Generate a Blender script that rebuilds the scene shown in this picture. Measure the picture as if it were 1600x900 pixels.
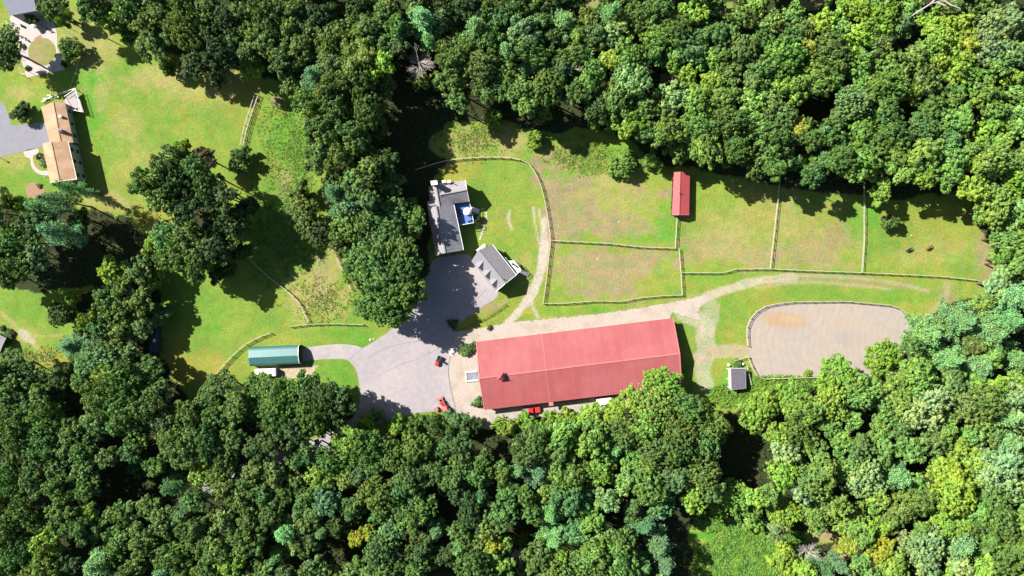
import bpy, bmesh, math, random
import numpy as np
from mathutils import Vector, Matrix
from mathutils.geometry import tessellate_polygon
random.seed(7); RNG = np.random.RandomState(11)
for o in list(bpy.data.objects): bpy.data.objects.remove(o)
SC = bpy.context.scene
COL = SC.collection
# ---------------------------------------------------------------- camera, sky, sun, exposure
S = 5.25            # photograph pixels per metre on the ground
H = 1200.0 / S      # flying height of the camera, m
cam = bpy.data.objects.new('camera', bpy.data.cameras.new('camera')); COL.objects.link(cam)
cam.location = (0, 0, H); cam.rotation_euler = (0, 0, 0)
cam.data.sensor_width = 36.0; cam.data.lens = 36.0 * 1200 / 1600
cam.data.clip_start = 1.0; cam.data.clip_end = 5000.0
SC.camera = cam
SUN_EL = math.radians(41.0)
SHX, SHY = 0.885, -0.466                      # direction in which shadows fall, world xy
world = bpy.data.worlds.new('World'); SC.world = world; world.use_nodes = True
wn = world.node_tree.nodes; wl = world.node_tree.links
sky = wn.new('ShaderNodeTexSky'); sky.sky_type = 'NISHITA'; sky.sun_disc = False
sky.sun_elevation = SUN_EL
sky.sun_rotation = math.atan2(-SHX, -SHY)
wn['Background'].inputs['Strength'].default_value = 0.05
wl.new(sky.outputs['Color'], wn['Background'].inputs['Color'])
sd = bpy.data.lights.new('sun', 'SUN'); sd.energy = 5.0; sd.angle = math.radians(0.5); sd.color = (1.0, 0.96, 0.90)
sun = bpy.data.objects.new('sun', sd); COL.objects.link(sun)
to = Vector((SHX * math.cos(SUN_EL), SHY * math.cos(SUN_EL), -math.sin(SUN_EL)))
sun.rotation_euler = to.to_track_quat('-Z', 'Y').to_euler()
sun.location = (-80, 40, 120)
SC.view_settings.view_transform = 'Standard'; SC.view_settings.look = 'None'
SC.view_settings.exposure = 1.42; SC.view_settings.gamma = 1.0
SC.render.resolution_x = 1024; SC.render.resolution_y = 576

# ---------------------------------------------------------------- helpers
def at(px, py, h=0.0):
    """world point of height h that stands where the map survey (photo pixels) has it"""
    k = 1 - h / H
    return Vector(((px - 800) / S * k, (450 - py) / S * k, h))
def link(o, parent=None):
    COL.objects.link(o)
    if parent is not None:
        o.parent = parent
    return o
def tag(o, label=None, cat=None, group=None, kind=None):
    if label: o['label'] = label
    if cat: o['category'] = cat
    if group: o['group'] = group
    if kind: o['kind'] = kind
    return o
def thing(name, label, cat, loc=(0, 0, 0), rz=0.0, group=None):
    o = bpy.data.objects.new(name, None); COL.objects.link(o)
    o.location = loc; o.rotation_euler = (0, 0, rz); o.empty_display_size = 0.5
    return tag(o, label, cat, group)
class MB:
    def __init__(s): s.v = []; s.f = []
    def add(s, vs, fs):
        n = len(s.v); s.v += [tuple(v) for v in vs]; s.f += [tuple(n + i for i in f) for f in fs]; return s
    def box(s, c, d, rz=0.0, M=None):
        x, y, z = d[0] / 2, d[1] / 2, d[2] / 2
        vs = [Vector((a * x, b * y, e * z)) for e in (-1, 1) for a, b in ((-1, -1), (1, -1), (1, 1), (-1, 1))]
        R = Matrix.Rotation(rz, 3, 'Z') if M is None else M
        vs = [R @ v + Vector(c) for v in vs]
        return s.add(vs, [(3, 2, 1, 0), (4, 5, 6, 7), (0, 1, 5, 4), (1, 2, 6, 5), (2, 3, 7, 6), (3, 0, 4, 7)])
    def beam(s, a, b, w, t):
        a = Vector(a); b = Vector(b); d = b - a; L = d.length
        if L < 1e-5: return s
        d.normalize(); up = Vector((0, 0, 1))
        if abs(d.z) > 0.98: up = Vector((0, 1, 0))
        sx = d.cross(up).normalized(); u = sx.cross(d)
        M = Matrix((sx, d, u)).transposed()
        return s.box((a + b) / 2, (w, L, t), M=M)
    def tube(s, pts, rad, n=6):
        ring = []
        for i, p in enumerate(pts):
            p = Vector(p)
            d = (Vector(pts[min(i + 1, len(pts) - 1)]) - Vector(pts[max(i - 1, 0)])).normalized()
            a = d.orthogonal().normalized(); b = d.cross(a)
            r = rad[i] if hasattr(rad, '__len__') else rad
            ring.append([p + (a * math.cos(t) + b * math.sin(t)) * r for t in [2 * math.pi * k / n for k in range(n)]])
        vs = [v for r in ring for v in r]; fs = []
        for i in range(len(ring) - 1):
            for k in range(n):
                k2 = (k + 1) % n
                fs.append((i * n + k, i * n + k2, (i + 1) * n + k2, (i + 1) * n + k))
        fs.append(tuple(range(n - 1, -1, -1))); fs.append(tuple((len(ring) - 1) * n + k for k in range(n)))
        return s.add(vs, fs)
    def lathe(s, prof, n=12, c=(0, 0, 0), M=None):
        vs = []; fs = []
        R = M if M is not None else Matrix.Identity(3)
        for r, z in prof:
            for k in range(n):
                t = 2 * math.pi * k / n
                vs.append(R @ Vector((r * math.cos(t), r * math.sin(t), z)) + Vector(c))
        for i in range(len(prof) - 1):
            for k in range(n):
                k2 = (k + 1) % n
                fs.append((i * n + k, i * n + k2, (i + 1) * n + k2, (i + 1) * n + k))
        fs.append(tuple(range(n - 1, -1, -1))); fs.append(tuple((len(prof) - 1) * n + k for k in range(n)))
        return s.add(vs, fs)
    def quad(s, a, b, c, d, t=0.0):
        a, b, c, d = map(Vector, (a, b, c, d))
        if t == 0: return s.add((a, b, c, d), ((0, 1, 2, 3),))
        n = (b - a).cross(c - a).normalized()
        if n.z < 0: n = -n
        lo = [p - n * t for p in (a, b, c, d)]
        return s.add([*lo, a, b, c, d], [(3, 2, 1, 0), (4, 5, 6, 7), (0, 1, 5, 4), (1, 2, 6, 5), (2, 3, 7, 6), (3, 0, 4, 7)])
    def prism(s, poly, z0, z1):
        n = len(poly)
        vs = [(p[0], p[1], z0) for p in poly] + [(p[0], p[1], z1) for p in poly]
        fs = [tuple(range(n - 1, -1, -1)), tuple(range(n, 2 * n))] + [(i, (i + 1) % n, (i + 1) % n + n, i + n) for i in range(n)]
        return s.add(vs, fs)
    def mesh(s, name, m, bevel=0.0):
        me = bpy.data.meshes.new(name); me.from_pydata(s.v, [], s.f); me.update()
        bm = bmesh.new(); bm.from_mesh(me); bmesh.ops.recalc_face_normals(bm, faces=bm.faces)
        if bevel:
            bmesh.ops.bevel(bm, geom=[e for e in bm.edges if len(e.link_faces) == 2 and e.calc_face_angle(0) > 0.5],
                            offset=bevel, segments=2, affect='EDGES', profile=0.6)
        bm.to_mesh(me); bm.free()
        me.materials.append(m); return me
    def build(s, name, m, parent=None, bevel=0.0, label=None, kind=None):
        o = bpy.data.objects.new(name, s.mesh(name, m, bevel)); link(o, parent)
        return tag(o, label, None, None, kind)
def loc_of(root):   # parts are modelled in world space under things that sit at the origin
    return root
def np_mesh(name, V, F, m, attr=None):
    me = bpy.data.meshes.new(name)
    F = np.asarray(F, dtype=np.int32); k = F.shape[1]
    me.vertices.add(len(V)); me.vertices.foreach_set('co', np.asarray(V, dtype=np.float32).ravel())
    me.loops.add(F.size); me.loops.foreach_set('vertex_index', F.ravel())
    me.polygons.add(len(F)); me.polygons.foreach_set('loop_start', np.arange(len(F), dtype=np.int32) * k)
    me.update(calc_edges=True)
    if attr is not None:
        a = me.color_attributes.new('paint', 'FLOAT_COLOR', 'POINT')
        a.data.foreach_set('color', np.concatenate([attr, np.ones((len(attr), 1))], 1).astype(np.float32).ravel())
    me.materials.append(m); return me

# ---------------------------------------------------------------- materials
def mat(name, color, rough=0.8, metal=0.0, var=0.12, scale=3.0, bump=0.0, bscale=20.0, spec=0.3, obj=False, det=5.0,
        color2=None, c2scale=0.3, c2lo=0.45, c2hi=0.6):
    m = bpy.data.materials.new(name); m.use_nodes = True
    nt = m.node_tree; N = nt.nodes; L = nt.links
    b = N['Principled BSDF']; b.inputs['Roughness'].default_value = rough; b.inputs['Metallic'].default_value = metal
    b.inputs['Specular IOR Level'].default_value = spec
    tc = N.new('ShaderNodeTexCoord'); src = tc.outputs['Object']
    no = N.new('ShaderNodeTexNoise'); no.inputs['Scale'].default_value = scale; no.inputs['Detail'].default_value = det
    L.new(src, no.inputs['Vector'])
    mr = N.new('ShaderNodeMapRange'); mr.inputs[1].default_value = 0.3; mr.inputs[2].default_value = 0.7
    mr.inputs[3].default_value = 1 - var; mr.inputs[4].default_value = 1 + var
    L.new(no.outputs['Fac'], mr.inputs[0])
    vm = N.new('ShaderNodeVectorMath'); vm.operation = 'SCALE'
    rgb = N.new('ShaderNodeRGB'); rgb.outputs[0].default_value = (*color, 1)
    last = rgb.outputs[0]
    if color2 is not None:
        n2 = N.new('ShaderNodeTexNoise'); n2.inputs['Scale'].default_value = c2scale; n2.inputs['Detail'].default_value = 6
        L.new(src, n2.inputs['Vector'])
        r2 = N.new('ShaderNodeMapRange'); r2.inputs[1].default_value = c2lo; r2.inputs[2].default_value = c2hi
        L.new(n2.outputs['Fac'], r2.inputs[0])
        mx = N.new('ShaderNodeMix'); mx.data_type = 'RGBA'
        L.new(r2.outputs[0], mx.inputs[0]); L.new(last, mx.inputs[6]); mx.inputs[7].default_value = (*color2, 1)
        last = mx.outputs[2]
    L.new(last, vm.inputs[0]); L.new(mr.outputs[0], vm.inputs['Scale'])
    L.new(vm.outputs[0], b.inputs['Base Color'])
    if bump:
        nb = N.new('ShaderNodeTexNoise'); nb.inputs['Scale'].default_value = bscale; nb.inputs['Detail'].default_value = 4
        L.new(src, nb.inputs['Vector'])
        bp = N.new('ShaderNodeBump'); bp.inputs['Strength'].default_value = bump; bp.inputs['Distance'].default_value = 0.1
        L.new(nb.outputs['Fac'], bp.inputs['Height']); L.new(bp.outputs[0], b.inputs['Normal'])
    return m
def leaf_mat(name, trans=0.25, attr=False):
    m = bpy.data.materials.new(name); m.use_nodes = True
    nt = m.node_tree; N = nt.nodes; L = nt.links; N.clear()
    out = N.new('ShaderNodeOutputMaterial'); b = N.new('ShaderNodeBsdfPrincipled')
    b.inputs['Roughness'].default_value = 0.55; b.inputs['Specular IOR Level'].default_value = 0.25
    tr = N.new('ShaderNodeBsdfTranslucent'); mx = N.new('ShaderNodeMixShader'); mx.inputs[0].default_value = trans
    oi = N.new('ShaderNodeObjectInfo'); tc = N.new('ShaderNodeTexCoord')
    no = N.new('ShaderNodeTexNoise'); no.inputs['Scale'].default_value = 0.55; no.inputs['Detail'].default_value = 3
    L.new(tc.outputs['Object'], no.inputs['Vector'])
    mr = N.new('ShaderNodeMapRange'); mr.inputs[1].default_value = 0.35; mr.inputs[2].default_value = 0.65
    mr.inputs[3].default_value = 0.75; mr.inputs[4].default_value = 1.3; L.new(no.outputs['Fac'], mr.inputs[0])
    n2 = N.new('ShaderNodeTexNoise'); n2.inputs['Scale'].default_value = 0.22; L.new(tc.outputs['Object'], n2.inputs['Vector'])
    cb = N.new('ShaderNodeMix'); cb.data_type = 'RGBA'; cb.blend_type = 'MULTIPLY'; cb.inputs[0].default_value = 1
    hr = N.new('ShaderNodeMix'); hr.data_type = 'RGBA'; hr.inputs[6].default_value = (0.85, 1.0, 1.15, 1); hr.inputs[7].default_value = (1.09, 1.02, 0.88, 1)
    m3 = N.new('ShaderNodeMapRange'); m3.inputs[1].default_value = 0.35; m3.inputs[2].default_value = 0.65
    L.new(n2.outputs['Fac'], m3.inputs[0]); L.new(m3.outputs[0], hr.inputs[0])
    if attr:
        vc = N.new('ShaderNodeVertexColor'); vc.layer_name = 'paint'; L.new(vc.outputs['Color'], cb.inputs[6])
    else: L.new(oi.outputs['Color'], cb.inputs[6])
    L.new(hr.outputs[2], cb.inputs[7])
    vm = N.new('ShaderNodeVectorMath'); vm.operation = 'SCALE'
    L.new(cb.outputs[2], vm.inputs[0]); L.new(mr.outputs[0], vm.inputs['Scale'])
    L.new(vm.outputs[0], b.inputs['Base Color']); L.new(vm.outputs[0], tr.inputs['Color'])
    L.new(b.outputs[0], mx.inputs[1]); L.new(tr.outputs[0], mx.inputs[2]); L.new(mx.outputs[0], out.inputs['Surface'])
    return m
M_leaf = leaf_mat('leaf', 0.28)
M_leaf_mixed = leaf_mat('leaf_mixed', 0.28, True)
M_needle = leaf_mat('needle', 0.12)
M_bark = mat('bark', (0.10, 0.08, 0.06), 0.9, var=0.3, scale=6)
M_dead = mat('bleached_wood', (0.34, 0.30, 0.27), 0.9, var=0.2, scale=4)
M_asphalt = mat('asphalt', (0.242, 0.217, 0.224), 0.85, var=0.09, scale=0.7, bump=0.15, bscale=40, color2=(0.28, 0.245, 0.24), c2scale=0.07, det=12)
M_asphalt2 = mat('asphalt_dark', (0.165, 0.16, 0.18), 0.85, var=0.06, scale=0.6, bump=0.15, bscale=40, det=8)
M_gravel = mat('gravel', (0.315, 0.265, 0.225), 0.95, var=0.13, scale=1.8, bump=0.25, bscale=12, det=10, color2=(0.24, 0.20, 0.14), c2scale=0.22, c2lo=0.48, c2hi=0.8)
M_conc = mat('concrete', (0.42, 0.37, 0.34), 0.85, var=0.1, scale=1.2, bump=0.1, det=8)
M_patio = mat('patio_paver', (0.33, 0.285, 0.265), 0.85, var=0.12, scale=2.5, bump=0.15, det=8)
M_white = mat('white_paint', (0.72, 0.70, 0.66), 0.5, var=0.05)
M_deck = mat('pale_deck_board', (0.62, 0.60, 0.60), 0.7, var=0.06, scale=2)
M_wood = mat('weathered_rail', (0.36, 0.33, 0.235), 0.85, var=0.18, scale=2.5)
M_wood2 = mat('weathered_post', (0.33, 0.29, 0.22), 0.9, var=0.2, scale=2.5)
M_red = mat('barn_red_metal', (0.268, 0.067, 0.068), 0.55, var=0.05, scale=0.6, spec=0.35, det=10, color2=(0.282, 0.08, 0.082), c2scale=0.12)
def streaks(m, ang, sx, sy, amt):
    N = m.node_tree.nodes; L = m.node_tree.links; b = N['Principled BSDF']; old = b.inputs['Base Color'].links[0].from_socket
    tc = N.new('ShaderNodeTexCoord'); mp = N.new('ShaderNodeMapping'); mp.vector_type = 'POINT'; mp.inputs['Rotation'].default_value = (0, 0, ang)
    m2_ = N.new('ShaderNodeMapping'); m2_.inputs['Scale'].default_value = (sx, sy, 0.02); no = N.new('ShaderNodeTexNoise'); no.inputs['Scale'].default_value = 1; no.inputs['Detail'].default_value = 4
    L.new(tc.outputs['Object'], mp.inputs['Vector']); L.new(mp.outputs[0], m2_.inputs['Vector']); L.new(m2_.outputs[0], no.inputs['Vector'])
    mr = N.new('ShaderNodeMapRange'); mr.inputs[1].default_value = .3; mr.inputs[2].default_value = .7; mr.inputs[3].default_value = 1 - amt; mr.inputs[4].default_value = 1 + amt; L.new(no.outputs['Fac'], mr.inputs[0])
    sc_ = N.new('ShaderNodeVectorMath'); sc_.operation = 'SCALE'; L.new(old, sc_.inputs[0]); L.new(mr.outputs[0], sc_.inputs['Scale']); L.new(sc_.outputs[0], b.inputs['Base Color'])
streaks(M_red, -.12, .9, .05, .06)
M_redtrim = mat('faded_red_trim', (0.36, 0.125, 0.125), 0.5, var=0.05)
M_redwall = mat('red_board_wall', (0.17, 0.03, 0.028), 0.8, var=0.15, scale=2)
M_shed = mat('shed_red_metal', (0.34, 0.062, 0.066), 0.6, var=0.06, scale=0.4, spec=0.25)
M_green = mat('green_metal', (0.036, 0.125, 0.122), 0.45, 0.1, var=0.06, scale=0.8, spec=0.8)
M_shingle = mat('grey_shingle', (0.20, 0.19, 0.21), 0.9, var=0.16, scale=1.4, bump=0.4, bscale=7, det=9, color2=(0.165, 0.158, 0.175), c2scale=0.22)
M_shingle_lit = mat('sunlit_grey_shingle', (0.21, 0.198, 0.21), 0.9, var=0.1, scale=1.4, bump=0.4, bscale=7, det=9)  # same grey shingle, sunlight tinted in for the sun-facing slopes
M_shingle3 = mat('garage_shingle', (0.185, 0.175, 0.185), 0.9, var=0.1, scale=1.4, bump=0.4, bscale=7, det=9)
streaks(M_shingle, -.2, .15, 1.6, .07); streaks(M_shingle_lit, -.2, .15, 1.6, .06)
M_tan = mat('tan_shingle', (0.30, 0.187, 0.11), 0.9, var=0.1, scale=1.6, bump=0.4, bscale=7, det=9, color2=(0.36, 0.235, 0.15), c2scale=0.3)
M_darkroof = mat('dark_roof', (0.10, 0.09, 0.11), 0.7, var=0.15, scale=1.2, det=8)
M_siding = mat('sage_siding', (0.27, 0.31, 0.27), 0.8, var=0.06)
M_greywall = mat('grey_siding', (0.25, 0.25, 0.26), 0.8, var=0.06)
M_glass = mat('window_glass', (0.02, 0.025, 0.03), 0.12, var=0.0, spec=0.6)
M_black = mat('black_plastic', (0.018, 0.018, 0.02), 0.55, var=0.1)
M_rubber = mat('rubber', (0.02, 0.02, 0.02), 0.9, var=0.1)
M_vred = mat('vehicle_red', (0.42, 0.022, 0.02), 0.35, var=0.05, spec=0.5)
M_vpink = mat('sun_faded_red', (0.50, 0.13, 0.11), 0.5, var=0.08)
M_steel = mat('steel', (0.35, 0.35, 0.37), 0.4, 0.6, var=0.1)
M_brick = mat('chimney_brick', (0.30, 0.26, 0.25), 0.9, var=0.15, scale=5)
M_mat = mat('blue_grey_mat', (0.16, 0.17, 0.22), 0.9, var=0.35, scale=3.5, det=8)
M_horse1 = mat('dark_bay_coat', (0.012, 0.009, 0.008), 0.6)
M_horse2 = mat('chestnut_coat', (0.12, 0.055, 0.028), 0.6)
M_mane = mat('mane_hair', (0.01, 0.008, 0.007), 0.8)
M_navy = mat('navy_paint', (0.03, 0.035, 0.06), 0.4, spec=0.5)
M_stone = mat('stone', (0.36, 0.33, 0.29), 0.9, var=0.2, scale=3, bump=0.3)
M_mulch = mat('mulch', (0.23, 0.14, 0.085), 0.95, var=0.2, scale=3)
M_hose = mat('yellow_cord', (0.5, 0.5, 0.2), 0.6)
M_dgreen = mat('dark_green_cloth', (0.02, 0.05, 0.03), 0.8)

# ---------------------------------------------------------------- noise for the painted ground colour (albedo only)
def vnoise(X, Y, cell, seed):
    r = np.random.RandomState(seed); G = r.rand(256, 256)
    x = X / cell + 100; y = Y / cell + 100
    xi = np.floor(x).astype(int); yi = np.floor(y).astype(int); fx = x - xi; fy = y - yi
    fx = fx * fx * (3 - 2 * fx); fy = fy * fy * (3 - 2 * fy)
    a = G[xi % 256, yi % 256]; b = G[(xi + 1) % 256, yi % 256]; c = G[xi % 256, (yi + 1) % 256]; d = G[(xi + 1) % 256, (yi + 1) % 256]
    return (a * (1 - fx) + b * fx) * (1 - fy) + (c * (1 - fx) + d * fx) * fy
def fbm(X, Y, cell, seed, octv=4):
    t = 0; w = 1; tot = 0
    for i in range(octv):
        t = t + w * vnoise(X, Y, cell / 2 ** i, seed + i); tot += w; w *= 0.55
    return t / tot
def seg_dist(X, Y, pts):
    D = np.full(X.shape, 1e9)
    for (x0, y0), (x1, y1) in zip(pts[:-1], pts[1:]):
        dx, dy = x1 - x0, y1 - y0; L2 = dx * dx + dy * dy + 1e-9
        t = np.clip(((X - x0) * dx + (Y - y0) * dy) / L2, 0, 1)
        D = np.minimum(D, np.hypot(X - x0 - t * dx, Y - y0 - t * dy))
    return D
def in_poly(X, Y, poly):
    ins = np.zeros(np.shape(X), bool); n = len(poly)
    for i in range(n):
        x0, y0 = poly[i]; x1, y1 = poly[(i + 1) % n]
        c = ((y0 > Y) != (y1 > Y)) & (X < (x1 - x0) * (Y - y0) / (y1 - y0 + 1e-12) + x0)
        ins ^= c
    return ins
def smooth(pts, closed=False, n=5):
    P = [Vector((p[0], p[1])) for p in pts]; out = []; m = len(P)
    rng = range(m) if closed else range(m - 1)
    for i in rng:
        if closed: p0, p1, p2, p3 = P[i - 1], P[i], P[(i + 1) % m], P[(i + 2) % m]
        else: p0, p1, p2, p3 = P[max(i - 1, 0)], P[i], P[i + 1], P[min(i + 2, m - 1)]
        for k in range(n):
            t = k / n
            out.append(0.5 * ((2 * p1) + (p2 - p0) * t + (2 * p0 - 5 * p1 + 4 * p2 - p3) * t * t + (3 * p1 - p0 - 3 * p2 + p3) * t ** 3))
    if not closed: out.append(P[-1])
    return [(p.x, p.y) for p in out]

C_lush = np.array((.074, .192, .022)); C_green = np.array((.104, .180, .028)); C_lawn = np.array((.145, .186, .032))
C_yel = np.array((.195, .182, .036)); C_dry = np.array((.222, .200, .074)); C_dirt = np.array((.200, .158, .090))
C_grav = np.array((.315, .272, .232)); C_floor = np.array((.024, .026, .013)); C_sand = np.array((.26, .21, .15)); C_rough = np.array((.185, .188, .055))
BLOBS = [  (60,60,60,60,'dry',.4),(300,150,90,30,'dry',.4),(200,250,40,40,'dry',.4),(350,120,60,30,'dry',.5),(160,130,40,20,'dry',.5),(380,170,30,40,'yel',.4),(950,330,100,70,'rough',.2),(955,430,100,45,'rough',.45),(1180,360,90,60,'rough',.4),(1290,350,60,60,'rough',.5),(1440,380,90,50,'rough',.12),  # x, y, rx, ry, colour, strength  (soils and swards as they differ over the farm, photo pixels)
 (455,215,45,55,'lush',.8),(425,300,30,40,'green',.7),(445,360,45,55,'lush',.6),(420,340,25,25,'lush',.8),(470,400,40,35,'lush',.45),
 (330,470,60,45,'green',.6),(330,500,30,20,'lush',.35),(410,500,40,30,'green',.7),(530,525,70,14,'lush',.6),(525,590,28,34,'lush',.55),(480,530,60,8,'yel',.4),
 (150,165,18,75,'lush',.85),(170,230,26,40,'green',.7),(120,125,45,16,'lush',.7),(210,110,40,25,'green',.6),(235,180,60,40,'green',.6),(320,200,50,45,'green',.45),
 (1040,350,18,30,'lush',.8),(1000,372,45,11,'lush',.6),(905,372,35,8,'lush',.5),(980,235,40,24,'lush',.55),(900,265,18,10,'lush',.4),
 (1330,345,16,26,'lush',.7),(1365,335,20,22,'lush',.85),(1375,380,35,22,'green',.8),(1495,405,35,18,'lush',.55),(1500,345,30,18,'green',.6),
 (960,487,120,9,'lush',.45),(1130,432,60,8,'lush',.5),(1260,425,110,6,'green',.6),(1420,462,60,14,'lush',.5),(1135,600,28,28,'lush',.6),(1120,500,14,30,'green',.4),
 (925,430,12,9,'lush',.6),(890,455,40,14,'green',.6),(1030,430,20,20,'green',.5),(1130,330,40,30,'green',.45),(1150,480,30,35,'green',.7),(1150,520,20,20,'yel',.3),
 (20,475,40,22,'green',.6),(60,500,40,22,'green',.4),(770,262,45,16,'green',.7),(745,300,25,40,'green',.35),(800,400,30,40,'green',.4),(730,262,30,14,'yel',.6),
 (245,120,55,20,'dry',.75),(160,150,14,20,'dry',.6),(200,190,30,22,'dry',.55),(300,140,50,14,'dry',.7),(130,60,40,40,'dry',.6),(160,85,25,25,'dry',.6),(25,145,25,16,'dry',.75),(30,255,25,20,'dry',.55),
 (170,315,45,20,'dry',.85),(250,340,40,26,'yel',.9),(330,580,45,35,'yel',.8),(275,560,20,40,'yel',.85),(495,465,45,36,'dry',.9),(520,420,25,35,'dry',.7),
 (730,225,50,24,'rough',1.),(800,222,28,24,'dry',.8),(875,240,40,22,'rough',.9),(930,290,60,24,'dry',.7),(960,320,60,30,'dry',.5),(1480,390,60,25,'dry',.45),(710,280,24,18,'yel',1.),(1225,345,50,55,'dry',.6),(1290,390,50,30,'dry',.5),(1280,350,40,40,'yel',.35),
 (1180,340,30,30,'yel',.45),(1110,350,25,30,'yel',.3),(1440,400,40,16,'dry',.4),(1450,340,50,20,'yel',.4),(30,520,30,12,'dry',.6),(80,560,30,16,'yel',.8),(40,570,30,12,'yel',.7),
 (870,300,18,48,'dirt',.9),(862,350,14,30,'dirt',.9),(905,345,50,32,'dirt',.8),(965,355,55,24,'dirt',.7),(990,298,36,7,'dirt',.45),(1038,302,16,9,'dirt',.85),(838,262,13,28,'dirt',.9),(905,285,26,12,'dirt',.75),
 (955,425,80,34,'dirt',.8),(925,455,55,10,'dirt',.7),(1000,400,50,14,'dirt',.55),(1110,392,55,24,'dirt',.75),(1190,400,45,20,'dirt',.6),(1250,398,50,20,'dirt',.6),(1130,370,60,40,'dry',.6),(1310,372,24,18,'dirt',.55),
 (1548,385,22,60,'dirt',.75),(1480,470,16,22,'dirt',.6),(436,163,10,13,'dirt',.9),(445,285,10,24,'dirt',.55),(500,430,12,35,'dirt',.45),(758,478,34,9,'dirt',.75),(785,340,8,24,'dirt',.25),(812,420,18,26,'dry',.5),
 (1270,4,26,10,'dirt',1.),(1045,122,12,8,'dirt',.9),(1140,18,14,12,'dirt',.9),(925,5,10,8,'dirt',.9),(1282,836,24,12,'dirt',1.),(1318,860,16,12,'dirt',1.),(1250,850,60,20,'dry',.4),(1180,860,60,40,'lush',1.),(1110,840,30,24,'lush',1.)]
TRACKS = [  # polyline, half width px, colour, strength
 ([(852,345),(850,380),(847,415),(836,448),(818,478),(795,502)],6.5,'grav',.95),
 ([(829,462),(833,480),(842,498)],2.2,'grav',.7),([(833,325),(836,350),(842,380)],1.6,'grav',.8),([(842,328),(846,352),(849,380)],1.6,'grav',.8),
 ([(796,330),(795,345),(800,358)],2.2,'grav',.75),
 ([(1085,478),(1110,462),(1160,446),(1200,437),(1240,434)],7.,'grav',.7),([(1200,437),(1240,431),(1330,434),(1400,443),(1450,455)],2.4,'sand',.8),
 ([(1180,450),(1250,441),(1330,445),(1390,452)],2.2,'sand',.7),([(1240,436),(1330,440),(1420,449)],4.5,'dirt',.35),
 ([(1070,490),(1098,505),(1104,540),(1098,580),(1102,600)],14.,'grav',.55),([(1090,556),(1130,549),(1175,549)],9.,'sand',.85),([(1110,480),(1105,520)],12.,'grav',.4),
 ([(0,488),(25,510),(50,535),(78,568)],3.2,'dry',.9),([(35,520),(48,532)],6.,'grav',.6),([(50,525),(96,524)],2.2,'dry',.8),
 ([(858,300),(862,350),(866,372)],9.,'dirt',.55),([(835,250),(850,290)],7.,'dirt',.6),([(1440,505),(1475,465),(1480,445)],5.,'sand',.45),
 ([(512,378),(530,405),(545,440)],3.,'dirt',.6),([(845,500),(940,492),(1060,470),(1090,460)],3.5,'dry',.6),([(862,404),(1055,400)],6.,'dirt',.3),
 ([(712,548),(712,600),(720,640),(745,668)],5.,'dry',.8),([(735,492),(790,470)],4,'dry',.5)]
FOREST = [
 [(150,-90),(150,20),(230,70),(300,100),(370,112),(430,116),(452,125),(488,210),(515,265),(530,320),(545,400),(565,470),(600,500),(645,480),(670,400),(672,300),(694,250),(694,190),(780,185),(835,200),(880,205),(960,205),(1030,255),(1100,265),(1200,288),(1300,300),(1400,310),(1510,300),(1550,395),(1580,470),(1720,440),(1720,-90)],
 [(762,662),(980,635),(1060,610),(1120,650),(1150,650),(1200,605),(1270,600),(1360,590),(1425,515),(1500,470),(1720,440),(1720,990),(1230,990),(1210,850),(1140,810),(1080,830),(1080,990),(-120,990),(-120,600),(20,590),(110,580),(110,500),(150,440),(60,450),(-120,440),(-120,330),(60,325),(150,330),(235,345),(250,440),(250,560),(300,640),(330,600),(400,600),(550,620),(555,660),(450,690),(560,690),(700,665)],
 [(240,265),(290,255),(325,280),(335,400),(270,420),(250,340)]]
GX = np.concatenate([[-9000,-4000,-2200,-1200,-700,-400,-250], np.arange(-140, 1741, 2.6), [1850,2000,2300,2900,4000,6000,9000]])
GY = np.concatenate([[-9000,-4000,-2200,-1200,-700,-400,-200], np.arange(-110, 1011, 2.6), [1100,1250,1500,2200,4000,6000,9000]])
XX, YY = np.meshgrid(GX, GY)
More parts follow.
